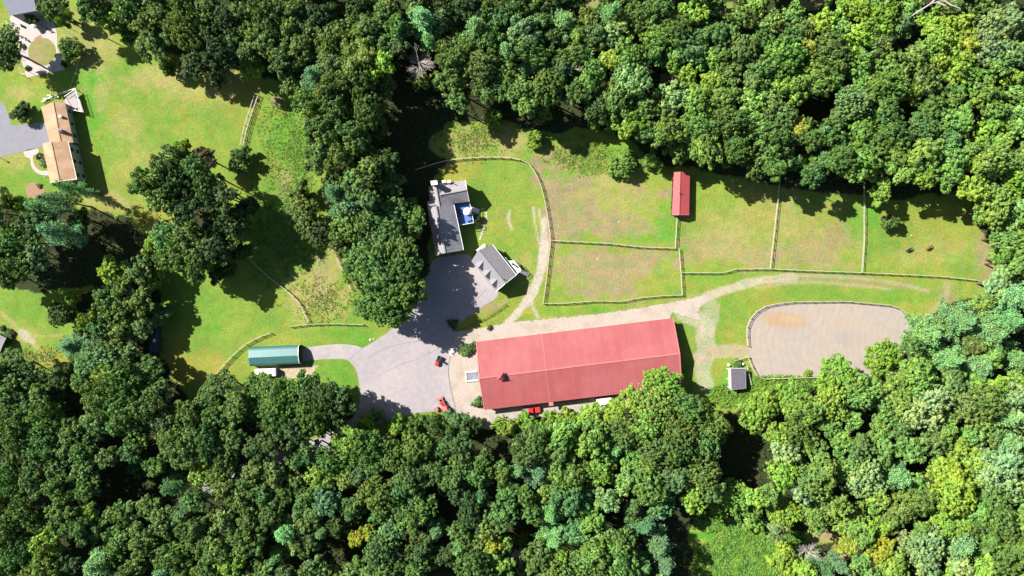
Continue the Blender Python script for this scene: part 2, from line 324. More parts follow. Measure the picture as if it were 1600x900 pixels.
def ground_paint(X, Y):
    n1 = fbm(X, Y, 60, 1, 5); n2 = fbm(X, Y, 22, 9, 4); n3 = fbm(X, Y, 9, 21, 3); n4 = fbm(X, Y, 120, 33, 3); n5 = vnoise(X * .8 + Y * .3, Y - X * .1, 6.5, 41) * .6 + vnoise(X, Y, 3.6, 42) * .4
    t = np.clip((n1 - .38) / .24, 0, 1)[..., None]
    c = C_lawn * t + C_green * (1 - t)
    t = (np.clip((n4 * .5 + n2 * .5 - .52) / .16, 0, 1) * .5)[..., None]; c = c * (1 - t) + C_yel * t
    pal = dict(lush=C_lush, green=C_green, yel=C_yel, dry=C_dry, dirt=C_dirt, grav=C_grav, sand=C_sand, rough=C_rough)
    for x, y, rx, ry, k, s in BLOBS:
        d = np.hypot((X - x) / rx, (Y - y) / ry) + (n2 - .5) * 1.6 + (n3 - .5) * .7
        if k in ('dry', 'dirt', 'rough'): d = d + (n5 - .5) * 1.1
        w = (np.clip((1.25 - d) / .7, 0, 1) * s)[..., None]; c = c * (1 - w) + pal[k] * w
    for P, hw, k, s in TRACKS:
        d = seg_dist(X, Y, smooth(P)) + (n3 - .5) * 3.0 * min(1, hw / 4) + (n2 - .5) * hw
        w = (np.clip((hw + 1.2 - d) / 2.4, 0, 1) * s)[..., None]; c = c * (1 - w) + pal[k] * w
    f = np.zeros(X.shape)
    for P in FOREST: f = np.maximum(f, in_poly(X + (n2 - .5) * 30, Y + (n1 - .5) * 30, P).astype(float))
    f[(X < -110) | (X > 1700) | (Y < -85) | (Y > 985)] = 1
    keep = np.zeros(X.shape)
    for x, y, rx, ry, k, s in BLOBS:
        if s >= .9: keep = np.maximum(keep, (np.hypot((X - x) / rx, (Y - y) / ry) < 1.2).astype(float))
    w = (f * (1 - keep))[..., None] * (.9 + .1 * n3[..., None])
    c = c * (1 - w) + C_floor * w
    return c * (.84 + .32 * n3[..., None]) * (.92 + .16 * n1[..., None])
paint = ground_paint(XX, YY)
gm = bpy.data.materials.new('turf_and_soil'); gm.use_nodes = True
N = gm.node_tree.nodes; L = gm.node_tree.links; b = N['Principled BSDF']
b.inputs['Roughness'].default_value = 0.95; b.inputs['Specular IOR Level'].default_value = 0.1
va = N.new('ShaderNodeVertexColor'); va.layer_name = 'paint'
tc = N.new('ShaderNodeTexCoord')
na = N.new('ShaderNodeTexNoise'); na.inputs['Scale'].default_value = 1.7; na.inputs['Detail'].default_value = 9; na.inputs['Roughness'].default_value = .78
nb = N.new('ShaderNodeTexNoise'); nb.inputs['Scale'].default_value = .35; nb.inputs['Detail'].default_value = 6
L.new(tc.outputs['Object'], na.inputs['Vector']); L.new(tc.outputs['Object'], nb.inputs['Vector'])
m1 = N.new('ShaderNodeMapRange'); m1.inputs[1].default_value = .3; m1.inputs[2].default_value = .7; m1.inputs[3].default_value = .64; m1.inputs[4].default_value = 1.36
L.new(na.outputs['Fac'], m1.inputs[0])
tint = N.new('ShaderNodeMix'); tint.data_type = 'RGBA'; tint.inputs[6].default_value = (.88, 1.02, .88, 1); tint.inputs[7].default_value = (1.10, 1.0, 1.0, 1)
m2 = N.new('ShaderNodeMapRange'); m2.inputs[1].default_value = .38; m2.inputs[2].default_value = .62; L.new(nb.outputs['Fac'], m2.inputs[0]); L.new(m2.outputs[0], tint.inputs[0])
mu = N.new('ShaderNodeMix'); mu.data_type = 'RGBA'; mu.blend_type = 'MULTIPLY'; mu.inputs[0].default_value = 1
L.new(va.outputs['Color'], mu.inputs[6]); L.new(tint.outputs[2], mu.inputs[7])
sc = N.new('ShaderNodeVectorMath'); sc.operation = 'SCALE'; L.new(mu.outputs[2], sc.inputs[0]); L.new(m1.outputs[0], sc.inputs['Scale'])
L.new(sc.outputs[0], b.inputs['Base Color'])
bp = N.new('ShaderNodeBump'); bp.inputs['Strength'].default_value = .55; bp.inputs['Distance'].default_value = .25
L.new(na.outputs['Fac'], bp.inputs['Height']); L.new(bp.outputs[0], b.inputs['Normal'])
nx, ny = len(GX), len(GY)
V = np.stack([(XX - 800) / S, (450 - YY) / S, np.zeros_like(XX)], -1).reshape(-1, 3)
idx = np.arange(nx * ny).reshape(ny, nx)
F = np.stack([idx[1:, :-1], idx[1:, 1:], idx[:-1, 1:], idx[:-1, :-1]], -1).reshape(-1, 4)
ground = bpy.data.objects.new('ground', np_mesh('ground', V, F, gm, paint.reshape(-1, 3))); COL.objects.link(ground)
tag(ground, kind='structure')

def sheet(name, poly, m, z, jitter=0.0, closed_smooth=0, seed=1, kind='structure', thick=None):
    P = smooth(poly, True, closed_smooth) if closed_smooth else poly
    r = random.Random(seed)
    if jitter:
        Q = []
        for i, p in enumerate(P):
            q = P[(i + 1) % len(P)]; n = max(1, int(math.dist(p, q) / 2.5))
            for k in range(n):
                t = k / n; Q.append((p[0] + (q[0] - p[0]) * t + r.gauss(0, jitter), p[1] + (q[1] - p[1]) * t + r.gauss(0, jitter)))
        P = Q
    W = [Vector(((x - 800) / S, (450 - y) / S, z)) for x, y in P]
    mb = MB(); tris = tessellate_polygon([W])
    nrm = [(W[b_] - W[a_]).cross(W[c_] - W[a_]).z for a_, b_, c_ in tris]
    mb.add(W, [t if n > 0 else t[::-1] for t, n in zip(tris, nrm)])
    if thick:
        n0 = len(W); lo = [w - Vector((0, 0, thick)) for w in W]
        mb.add(W + lo, [(i, (i + 1) % n0, n0 + (i + 1) % n0, n0 + i) for i in range(n0)])
    me = bpy.data.meshes.new(name); me.from_pydata(mb.v, [], mb.f); me.materials.append(m or M_conc); me.update()
    o = bpy.data.objects.new(name, me); COL.objects.link(o); return tag(o, kind=kind)

# ---------------------------------------------------------------- roads, yards, arena
sheet('gravel_yard', [(694,526),(745,524),(752,560),(766,640),(900,626),(1000,612),(1010,632),(900,646),(775,660),(768,672),(745,668),(722,652),(700,652),(692,600),(690,560)], M_gravel, .012, .5, 0, 3)
sheet('gravel_road', [(690,522),(720,518),(760,511),(800,503),(860,498),(930,492),(1000,481),(1060,471),(1100,461),(1112,463),(1100,475),(1088,486),(1096,500),(1082,497),(1050,488),(1045,505),(900,525),(740,545),(700,548)], M_gravel, .016, .8, 0, 4)
sheet('driveway', smooth([(472,545),(492,541),(530,537.5),(556,540),(567,543),(590,530),(613,514),(640,494),(652,470),(662,440),(676,408),(700,400),(730,398),(742,410),(758,432),(779,459),(757,477),(735,492),(722,502),(706,514),(712,520)],False,4)
      + smooth([(708,546),(700,560),(701,590),(707,620),(713,645),(690,643),(660,644),(630,650),(600,659),(570,672),(540,694),(480,718),(420,738),(330,770),(322,750),(400,716),(470,694),(530,668),(556,646),(562,625),(561,600),(556,578),(547,566),(535,561),(495,562),(472,565)],False,4), M_asphalt, .022, .12, 0, 5)
def strip(name, pts, w, m, z):
    P = smooth(pts, False, 4); Lf = []; Rt = []
    for i, p in enumerate(P):
        q0, q1 = Vector(P[max(i - 1, 0)]), Vector(P[min(i + 1, len(P) - 1)]); d = (q1 - q0).normalized(); n_ = Vector((-d.y, d.x)) * w * S / 2
        Lf.append((p[0] + n_.x, p[1] + n_.y)); Rt.append((p[0] - n_.x, p[1] - n_.y))
    return sheet(name, Lf + Rt[::-1], m, z)
M_seam = mat('tar_seam', (.15, .137, .14), .9, var=.25, scale=2)
for k, pts in enumerate([[(546,563),(552,556),(560,549),(568,543)], [(592,588),(620,572),(655,560),(688,543)], [(575,560),(600,545),(640,535),(680,532)], [(728,480),(742,470),(760,452)]]):
    strip('asphalt_seam', pts, .13, M_seam, .028)
strip('asphalt_edge', [(706,550),(701,570),(702,595),(708,622),(713,644)], .3, M_seam, .026)
sheet('riding_arena', smooth([(1170,548),(1168,520),(1169,503),(1182,488),(1199,478),(1235,473),(1320,472.5),(1394,479),(1412,491),(1424,510),(1421,535),(1411,560),(1404,586)],False,3)+[(1350,588),(1270,588),(1186,590.5),(1176,572),(1170,556)],
      None, .014, .1, 0, 6)
am = mat('arena_sand', (.262,.22,.182), .95, var=.06, scale=.5, bump=.2, bscale=6, det=8, color2=(.25,.215,.188), c2scale=.05)
def sand_patch(m, px, py, rx, ry, col, amt, ang=0.0):
    N = m.node_tree.nodes; L = m.node_tree.links; b = N['Principled BSDF']; old = b.inputs['Base Color'].links[0].from_socket
    tc = N.new('ShaderNodeTexCoord'); mp = N.new('ShaderNodeMapping'); mp.vector_type = 'TEXTURE'
    mp.inputs['Location'].default_value = ((px - 800) / S, (450 - py) / S, 0); mp.inputs['Rotation'].default_value = (0, 0, ang); mp.inputs['Scale'].default_value = (rx / S, ry / S, 1)
    L.new(tc.outputs['Object'], mp.inputs['Vector'])
    no = N.new('ShaderNodeTexNoise'); no.inputs['Scale'].default_value = .9; no.inputs['Detail'].default_value = 5; L.new(tc.outputs['Object'], no.inputs['Vector'])
    ln = N.new('ShaderNodeVectorMath'); ln.operation = 'LENGTH'; L.new(mp.outputs[0], ln.inputs[0])
    ad = N.new('ShaderNodeMath'); ad.operation = 'ADD'; L.new(ln.outputs['Value'], ad.inputs[0]); L.new(no.outputs['Fac'], ad.inputs[1])
    mr = N.new('ShaderNodeMapRange'); mr.inputs[1].default_value = 1.75; mr.inputs[2].default_value = 1.15; mr.inputs[3].default_value = 0; mr.inputs[4].default_value = amt
    L.new(ad.outputs[0], mr.inputs[0])
    mx = N.new('ShaderNodeMix'); mx.data_type = 'RGBA'; L.new(mr.outputs[0], mx.inputs[0]); L.new(old, mx.inputs[6]); mx.inputs[7].default_value = (*col, 1)
    L.new(mx.outputs[2], b.inputs['Base Color'])
sand_patch(am, 1226, 500, 36, 13, (.27, .185, .11), .9, -.1); sand_patch(am, 1236, 498, 18, 6, (.32, .225, .13), .5, -.1); sand_patch(am, 1322, 500, 28, 8, (.28, .215, .165), .45); sand_patch(am, 1330, 528, 30, 12, (.21, .185, .175), .5)
sand_patch(am, 1345, 520, 18, 34, (.285, .225, .175), .4)
wv = am.node_tree.nodes.new('ShaderNodeTexWave'); wv.wave_type = 'RINGS'; wv.rings_direction = 'Z'; wv.inputs['Scale'].default_value = .3; wv.inputs['Distortion'].default_value = 9; wv.inputs['Detail Scale'].default_value = .35; wv.inputs['Detail'].default_value = 3
tcw = am.node_tree.nodes.new('ShaderNodeTexCoord'); mpw = am.node_tree.nodes.new('ShaderNodeMapping'); mpw.inputs['Location'].default_value = (-(1290 - 800) / S, -(450 - 530) / S, 0); mpw.inputs['Scale'].default_value = (.55, 1, 1)
am.node_tree.links.new(tcw.outputs['Object'], mpw.inputs['Vector']); am.node_tree.links.new(mpw.outputs[0], wv.inputs['Vector'])
b_ = am.node_tree.nodes['Principled BSDF']; o_ = b_.inputs['Base Color'].links[0].from_socket
mw = am.node_tree.nodes.new('ShaderNodeMapRange'); mw.inputs[3].default_value = .975; mw.inputs[4].default_value = 1.025; am.node_tree.links.new(wv.outputs['Fac'], mw.inputs[0])
sw = am.node_tree.nodes.new('ShaderNodeVectorMath'); sw.operation = 'SCALE'; am.node_tree.links.new(o_, sw.inputs[0]); am.node_tree.links.new(mw.outputs[0], sw.inputs['Scale']); am.node_tree.links.new(sw.outputs[0], b_.inputs['Base Color'])
bpy.data.objects['riding_arena'].data.materials[0] = am
sheet('house_driveway', [(-160,150),(0,159),(8,165),(13,177),(18,196),(74,191),(84,226),(40,236),(0,245),(-160,262)], M_asphalt2, .02, .1, 0, 9)
sheet('patio', [(15,30),(23,54),(31,86),(42,121),(100,109),(107,101),(95,88),(90,75),(89,52),(83,30),(70,10),(20,10)], M_patio, .02, .1, 0, 10)
circ = [(66+22*math.cos(t), 81+22*math.sin(t)) for t in [2*math.pi*k/40 for k in range(40)]]
sheet('patio_lawn', circ, mat('thin_round_lawn', (.19,.155,.07), .95, var=.15, scale=.8, det=8, color2=(.15,.16,.04), c2scale=.2), .03)
sheet('patio_step_pad', [(53,60),(64,54),(66,60),(55,64)], M_mulch, .034)
sheet('garden_path', smooth([(38,236),(58,232),(60,240),(52,243),(52,252),(57,262),(66,267),(80,266),(84,272),(70,274),(57,270),(49,260),(47,248),(40,245)],True,3), M_patio, .02)
sheet('planting_bed', smooth([(40,299),(44,288),(54,285),(64,289),(70,298),(62,308),(46,308)],True,4), M_mulch, .018, .3)
sheet('carport_apron', [(405,574),(498,571),(484,590),(440,592),(403,584)], mat('gravel_pad', (.30,.24,.17), .95, var=.2, scale=1.6), .014, .7)
sheet('barn_walk', [(762,648),(900,634),(1000,622),(1004,628),(900,642),(770,658)], mat('worn_concrete', (.27,.24,.215), .9, var=.15, scale=.8, det=9), .024)
sheet('stone_island', smooth([(702,552),(704,547),(714,542),(722,540),(719,549),(711,555),(704,556)],True,4), M_conc, .12, 0, 0, 1, 'structure', .12)

# ---------------------------------------------------------------- buildings (world-space modelling, origin at the thing's base)
def root_of(o):
    while o.parent is not None: o = o.parent
    return o
def bw(mb, name, m, parent, bevel=0.0, label=None, kind=None):
    r = root_of(parent).location
    mb.v = [(v[0] - r.x, v[1] - r.y, v[2] - r.z) for v in mb.v]
    return mb.build(name, m, parent, bevel, label, kind)
def lerp(a, b, t): return a + (b - a) * t
def slope(root, name, a, b, c, d, m, t=.12, label=None):
    """roof plane: a-b along the ridge, d-c along the eave"""
    return bw(MB().quad(a, b, c, d, t), name, m, root, label=label)
def gable_walls(root, R0, R1, L0, L1, E0, E1, m, inset=.35, drop=.25, name='wall'):
    ax = (R1 - R0).normalized(); axh = Vector((ax.x, ax.y, 0)).normalized()
    def sec(R, Lp, Ep, sgn):
        s = axh * inset * sgn
        def inn(P):
            q = (Vector((R.x, R.y, 0)) - Vector((P.x, P.y, 0))); w = q.length; q.normalize()
            z = P.z + (R.z - P.z) * inset / max(w, .1) - drop
            return Vector((P.x, P.y, 0)) + q * inset + s, z
        l, lz = inn(Lp); e, ez = inn(Ep); r = Vector((R.x, R.y, 0)) + s
        return [l, l + Vector((0, 0, lz)), r + Vector((0, 0, R.z - drop)), e + Vector((0, 0, ez)), e]
    A = sec(R0, L0, E0, 1); B = sec(R1, L1, E1, -1)
    mb = MB(); mb.add(A + B, [(0, 1, 2, 3, 4), (9, 8, 7, 6, 5), (0, 5, 6, 1), (1, 6, 7, 2), (2, 7, 8, 3), (3, 8, 9, 4), (4, 9, 5, 0)])
    w = bw(mb, name, m, root)
    return w, A, B
def window(root, p, dirv, z, w, h, out, frame=M_white, pane=M_glass):
    p = Vector((p.x, p.y, z)); d = Vector((dirv.x, dirv.y, 0)).normalized(); o = Vector((out.x, out.y, 0)).normalized()
    M = Matrix((d, o, Vector((0, 0, 1)))).transposed()
    f = bw(MB().box(p + o * .03, (w + .16, .06, h + .16), M=M), 'window', frame, root)
    bw(MB().box(p + o * .055, (w, .05, h), M=M), 'pane', pane, f)
    return f
def ridge_cap(root, a, b, m, w=.45, name='ridge_cap', up=.06, t=.1):
    u = Vector((0, 0, up)); return bw(MB().beam(a + u, b + u, w, t), name, m, root)
def edge_trim(root, pts, m, w=.18, t=.16, name='rake_trim', up=.02):
    mb = MB()
    for p, q in zip(pts[:-1], pts[1:]): mb.beam(p + Vector((0, 0, up)), q + Vector((0, 0, up)), w, t)
    return bw(mb, name, m, root)
def ribs(root, a, b, c, d, m, n, h=.05, w=.07, name='standing_seam'):
    mb = MB(); nrm = (b - a).cross(d - a).normalized()
    if nrm.z < 0: nrm = -nrm
    for i in range(1, n):
        t = i / n; mb.beam(lerp(a, b, t) + nrm * h * .5, lerp(d, c, t) + nrm * h * .5, w, h)
    return bw(mb, name, m, root, kind='stuff')
def person_door(root, p, dirv, out, w=1.0, h=2.1, m=M_white):
    p = Vector((p.x, p.y, h / 2)); d = Vector((dirv.x, dirv.y, 0)).normalized(); o = Vector((out.x, out.y, 0)).normalized()
    M = Matrix((d, o, Vector((0, 0, 1)))).transposed()
    f = bw(MB().box(p + o * .04, (w, .08, h), M=M), 'door', m, root)
    bw(MB().box(p + o * .1 + d * w * .4, (.06, .08, .06), M=M), 'handle', M_steel, f)

# --- the long red barn
RT = thing('riding_barn', 'long red metal-roofed barn with a small cupola, the largest building', 'barn', at(905, 565, 0))
hr, he = 5.2, 3.2
R0, R1 = at(749, 591, hr), at(1062, 552.5, hr); L0, L1 = at(744.5, 534, he), at(1051.5, 497, he); E0, E1 = at(757.5, 640.5, he), at(1065, 604, he)
gable_walls(RT, R0, R1, L0, L1, E0, E1, M_redwall, .45, .3)
slope(RT, 'roof_slope', R0, R1, L1, L0, M_red); slope(RT, 'roof_slope', R0, R1, E1, E0, M_red)
ribs(RT, R0, R1, L1, L0, M_red, 66, .028, .05); ribs(RT, R0, R1, E1, E0, M_red, 66, .028, .05)
ridge_cap(RT, R0, R1, M_redtrim, .42)
edge_trim(RT, [L0, R0, E0], M_redtrim, .35); edge_trim(RT, [L1, R1, E1], M_redtrim, .28)
t = .335
edge_trim(RT, [lerp(L0, L1, t), lerp(R0, R1, t), lerp(E0, E1, t)], M_redtrim, .17, .1, 'expansion_seam', .05)
cp = lerp(R0, R1, .108); ax = math.atan2((R1 - R0).y, (R1 - R0).x)
cu = bw(MB().box(cp + Vector((0, 0, .35)), (1.5, 1.5, 1.3), ax), 'cupola', M_redtrim, RT)
pts = [cp + Matrix.Rotation(ax, 3, 'Z') @ Vector((a * 1.1, b_ * 1.1, 1.0)) for a, b_ in ((-1, -1), (1, -1), (1, 1), (-1, 1))]
bw(MB().add(pts + [cp + Vector((0, 0, 2.1))], [(3, 2, 1, 0), (0, 1, 4), (1, 2, 4), (2, 3, 4), (3, 0, 4)]), 'cupola_roof', M_red, cu)
bw(MB().tube([cp + Vector((0, 0, 2.0)), cp + Vector((0, 0, 2.8))], .05), 'finial', M_steel, cu)
for tt in (.12, .25, .45, .6, .75, .9):
    p = lerp(E0, E1, tt); n_ = (E0 - R0); window(RT, p - Vector((n_.x, n_.y, 0)).normalized() * .45, R1 - R0, 1.7, 1.4, .9, n_)
    p = lerp(L0, L1, tt); n_ = (L0 - R0); window(RT, p - Vector((n_.x, n_.y, 0)).normalized() * .45, R1 - R0, 1.7, 1.4, .9, n_)
o_ = R0 - R1; person_door(RT, lerp(R0, R1, .0075), L0 - R0, o_, 3.6, 3.2, M_white)
# a lean-to porch post group under the seam
p = lerp(E0, E1, .335); nE = Vector(((E0 - R0).x, (E0 - R0).y, 0)).normalized()
dm = bw(MB().box(p + nE * .5 + Vector((0, 0, -.15)), (1.3, 1.2, .2), ax), 'door_canopy', M_redtrim, RT)
# loading ramp / stepped entrance at the west door
rp = thing('entrance_pad', 'white kerbed entry pad with blue-grey matting at the left end of the red barn', 'ramp', at(738, 588, 0))
A = at(727.5, 588.5, 0); B = at(747, 586.5, 0); d = (B - A).normalized(); n_ = Vector((-d.y, d.x, 0)); Lg = (B - A).length
for s in (-1, 1): bw(MB().beam(A + n_ * s * 1.35 + Vector((0, 0, .2)), B + n_ * s * 1.35 + Vector((0, 0, .2)), .65, .4), 'kerb', M_conc, rp, .03)
bw(MB().beam(A + n_ * -1.6 + d * .15 + Vector((0, 0, .16)), A + n_ * 1.6 + d * .15 + Vector((0, 0, .16)), .4, .34), 'step', M_conc, rp, .03)
for k in range(8):
    bw(MB().box(A + d * (.5 + (Lg - .6) * (k + .5) / 8) + Vector((0, 0, .08)), (.02 + (Lg - .6) / 8 - .04, 1.9, .12), math.atan2(d.y, d.x)), 'mat', M_mat, rp)

# --- grey main house
GH = thing('grey_house', 'long grey-shingled house with two small dormers and a side wing', 'house', at(700, 345, 0))
hr = 7.6
R0, R1 = at(681, 322, hr), at(695.5, 395, hr); E0, E1 = at(709.5, 320, 4.8), at(724.5, 390.5, 4.8); L0, L1 = at(668, 326, 4.2), at(680.5, 399.5, 4.2)
gable_walls(GH, R0, R1, L0, L1, E0, E1, M_greywall)
slope(GH, 'roof_slope', R0, R1, E1, E0, M_shingle); slope(GH, 'roof_slope', R0, R1, L1, L0, M_shingle_lit, label='sun-facing roof slope on the tree side, coloured paler as lit')
ridge_cap(GH, R0, R1, M_shingle_lit, .4); edge_trim(GH, [E0, E1], M_white, .12, .12, 'gutter'); edge_trim(GH, [L1, R1, E1], M_shingle_lit, .14)
for t in (.2, .45, .7): window(GH, lerp(E0, E1, t) + (R0 - E0).normalized() * .33, E1 - E0, 1.6 + 1.2, 1.1, 1.3, E0 - R0)
for t in (.25, .5, .75): window(GH, lerp(L1, E1, t) + (R0 - R1).normalized() * .37, E1 - L1, 2.2, 1.2, 1.4, R1 - R0)
# north part and its wing
hq = 7.0
Q0, Q1 = at(680.5, 289, hq), at(687.5, 326, hq); QE0, QE1 = at(700, 287, 4.6), at(709.5, 322, 4.6); QL0, QL1 = at(669.5, 291, 4.2), at(672.5, 331, 4.2)
gable_walls(GH, Q0, Q1, QL0, QL1, QE0, QE1, M_greywall)
slope(GH, 'roof_slope', Q0, Q1, QE1, QE0, M_shingle); slope(GH, 'roof_slope', Q0, Q1, QL1, QL0, M_shingle_lit)
ridge_cap(GH, Q0, Q1, M_shingle_lit, .3)
W0, W1 = at(687, 304.5, 6.8), at(729.5, 296.5, 6.8); WN0, WN1 = at(684, 287.5, 4.5), at(727, 281.5, 4.5); WS0, WS1 = at(690, 320, 4.5), at(733.5, 315, 4.5)
gable_walls(GH, W0, W1, WN0, WN1, WS0, WS1, M_greywall)
slope(GH, 'wing_roof_slope', W0, W1, WN1, WN0, M_shingle_lit); slope(GH, 'wing_roof_slope', W0, W1, WS1, WS0, M_shingle)
ridge_cap(GH, W0, W1, M_shingle_lit, .3); edge_trim(GH, [WN1, W1, WS1], M_white, .14)
for t in (.3, .7): window(GH, lerp(WN1, WS1, t) + (W0 - W1).normalized() * .37, WS1 - WN1, 2.3, 1.2, 1.4, W1 - W0)
def dormer(root, ridge_p, eave_p, halfw, z, m_roof, m_wall):
    """gabled dormer whose ridge runs from ridge_p out to eave_p (horizontal), z = ridge height"""
    a = Vector((ridge_p.x, ridge_p.y, z)); b = Vector((eave_p.x, eave_p.y, z)); d = (b - a).normalized(); s = Vector((-d.y, d.x, 0)); dz = Vector((0, 0, halfw * .8))
    D = bw(MB().add([b + s * halfw * .85 - dz * 1.0 - d * .3, b - s * halfw * .85 - dz * 1.0 - d * .3, b - s * halfw * .85 - dz * 2.6 - d * .3, b + s * halfw * .85 - dz * 2.6 - d * .3, b - Vector((0, 0, .12)) - d * .3,
                  a + s * halfw * .85 - dz, a - s * halfw * .85 - dz, a - s * halfw * .85 - dz * 2.6, a + s * halfw * .85 - dz * 2.6, a - Vector((0, 0, .12))],
                 [(0, 4, 1, 2, 3), (5, 8, 7, 6, 9), (0, 3, 8, 5), (1, 6, 7, 2), (4, 9, 6, 1), (0, 5, 9, 4), (3, 2, 7, 8)]), 'dormer', m_wall, root)
    mb = MB().quad(a, b, b + s * halfw - dz, a + s * halfw - dz, .1); mb.quad(a, b, b - s * halfw - dz, a - s * halfw - dz, .1)
    bw(mb, 'dormer_roof', m_roof, D)
    M = Matrix((s, d, Vector((0, 0, 1)))).transposed()
    bw(MB().box(b - d * .27 - dz * 1.6, (halfw * .9, .08, halfw * .9), M=M), 'pane', M_glass, D)
dormer(GH, at(682.5, 299, 6.4), at(671, 301.5, 6.4), 1.5, 6.4, M_shingle_lit, M_greywall)
dormer(GH, at(684.5, 319, 6.4), at(668, 322, 6.4), 1.5, 6.4, M_shingle_lit, M_greywall)
# chimneys
ch = bw(MB().box(at(678.5, 286, 7.6) , (1.6, .9, 4.6), .15), 'chimney', M_brick, GH); bw(MB().box(at(678.5, 286, 9.95), (1.8, 1.1, .12), .15), 'chimney_cap', M_white, ch)
for x in (693.5, 701.5):
    v = bw(MB().box(at(x, 284, 5.2), (1.0, .8, 1.2), .15), 'roof_box_or_glint', M_white, GH)
dv = bw(MB().tube([at(710.5, 288, 5.2), at(711, 288, 6.2)], .12), 'vent_pipe', M_black, GH)
# raised deck at the back
def deck(lbl, corners, z, m, root_name='deck', posts=True, rail_edges=(), slat=.28):
    c = sum(corners, Vector()) / len(corners)
    D = thing(root_name, lbl, 'deck', (c.x, c.y, 0))
    a, b, cc, d_ = corners; n = max(4, int((d_ - a).length / slat))
    mb = MB()
    for k in range(n):
        t0, t1 = k / n + .004, (k + 1) / n - .004
        mb.quad(lerp(a, d_, t0), lerp(b, cc, t0), lerp(b, cc, t1), lerp(a, d_, t1), .05)
    bw(mb, 'deck_boards', m, D, kind='stuff')
    for p in corners:
        q = lerp(p, c, .04); bw(MB().box((q.x, q.y, (z - .06) / 2), (.15, .15, z - .06)), 'post', M_wood2, D)
    for i, j in rail_edges:
        p, q = lerp(corners[i], c, .01), lerp(corners[j], c, .01); u = Vector((0, 0, 1))
        bw(MB().beam(p + u * .95, q + u * .95, .12, .06), 'handrail', M_white, D)
        L_ = (q - p).length; nb_ = int(L_ / .35); mb = MB()
        for k in range(nb_ + 1): x = lerp(p, q, k / nb_); mb.beam(x + u * .05, x + u * .95, .04, .04)
        bw(mb, 'baluster', M_white, D, kind='stuff')
    return D
def stairs(root, a, b, w, n, m=M_white):
    d = Vector(((b - a).x, (b - a).y, 0)); L_ = d.length / n; d.normalize(); an = math.atan2(d.y, d.x)
    for k in range(n):
        p = lerp(a, b, (k + .5) / n); bw(MB().box(p, (L_ * .95, w, .06), an), 'step', m, root)
    s = Vector((-d.y, d.x, 0)) * w / 2; mb = MB()
    for q in (s, -s):
        bw(MB().beam(a + q + Vector((0, 0, .9)), b + q + Vector((0, 0, .9)), .1, .06), 'handrail', m, root)
z = 2.6
M_blue = mat('blue_deck_board', (.085, .165, .42), .7, var=.08, scale=1.5)
MD = deck('blue-floored raised deck between the house wing and the stepping stones', [at(711.5, 319, z), at(734, 316.5, z), at(740.5, 348.5, z), at(717.5, 352.5, z)], z, M_blue, rail_edges=((1, 2), (2, 3)))
stairs(MD, at(735.5, 326, z), at(749, 331, .2), 1.1, 8)
def patio_set(lbl, p, z):
    T = thing('patio_table', lbl, 'table', (p.x, p.y, z))
    MB().lathe([(1.0, .72), (1.0, .76), (.02, .765)], 20).build('tabletop', M_white, T)
    MB().lathe([(.3, .0), (.05, .06), (.04, .72)], 10).build('pedestal', M_steel, T)
def chair(lbl, p, z, rz, group, m=M_black):
    T = thing('patio_chair', lbl, 'chair', (p.x, p.y, z), rz, group)
    MB().box((0, 0, .42), (.5, .5, .06)).build('seat', m, T); MB().box((0, .25, .72), (.5, .05, .55)).build('backrest', m, T)
    for x in (-.22, .22):
        for y in (-.22, .22): MB().box((x, y, .2), (.05, .05, .4)).build('leg', m, T)
def umbrella(name, lbl, p, z, r, m, hgt=2.3, cat='umbrella'):
    T = thing(name, lbl, cat, (p.x, p.y, z))
    MB().lathe([(r, hgt - .5), (r * .55, hgt - .18), (.05, hgt)], 8).build('canopy', m, T)
    MB().tube([(0, 0, 0), (0, 0, hgt + .1)], .03).build('pole', M_steel, T)
patio_set('white round table on the raised deck of the grey house', at(729, 331, z), z)
umbrella('patio_umbrella', 'white umbrella open over the deck table behind the grey house', at(730, 330, z + 2), z, 1.15, M_white)
for k, (x, y, r_) in enumerate([(737, 345, .5), (733.5, 346.5, 1.4)]):
    chair(['dark chair in the bottom corner of the raised house deck', 'dark chair second from the bottom corner of the raised deck'][k], at(x, y, z), z, r_, 'chairs on the raised deck')
ht = thing('hot_tub', 'dark oval hot tub on the raised deck against the house', 'hot tub', (at(715, 332, z).x, at(715, 332, z).y, z))
MB().lathe([(1.0, 0), (1.0, .8), (.85, .85), (.8, .6), (.05, .6)], 18).build('shell', M_navy, ht); MB().lathe([(.79, .66), (.02, .67)], 18).build('water', M_glass, ht)
umbrella('garden_umbrella', 'dark green umbrella standing on the lawn by the deck stairs', at(745, 339, 2.5), 0, 1.15, M_dgreen, 2.5)
for k, (x, y) in enumerate([(735, 365), (770, 405), (772, 435), (772, 462), (762, 497), (755, 530), (747, 558), (737, 583), (725, 612), (715, 640), (707, 662)]):
    p = at(640 + x / 6.43, 270 + y / 6.43)
    o = MB().prism([(.42 * math.cos(a) * (1 + .2 * math.sin(3 * a + k)), .34 * math.sin(a)) for a in [i * math.pi / 4 for i in range(8)]], 0, .08).build('stepping_stone', M_patio)
    o.location = (p.x, p.y, 0.0); o.rotation_euler = (0, 0, k * .7)
    tag(o, ['pale stepping stone nearest the deck stairs, first of the row', 'second pale stepping stone from the deck stairs', 'third pale stepping stone from the deck stairs', 'fourth pale stepping stone from the deck stairs', 'fifth pale stepping stone from the deck stairs', 'middle stepping stone, sixth from the deck stairs',
            'fifth stepping stone counted from the garage end', 'fourth stepping stone counted from the garage end', 'third stepping stone counted from the garage end', 'second stepping stone counted from the garage end', 'last stepping stone, nearest the dormered garage'][k], 'stepping stone', 'stepping stones across the lawn')

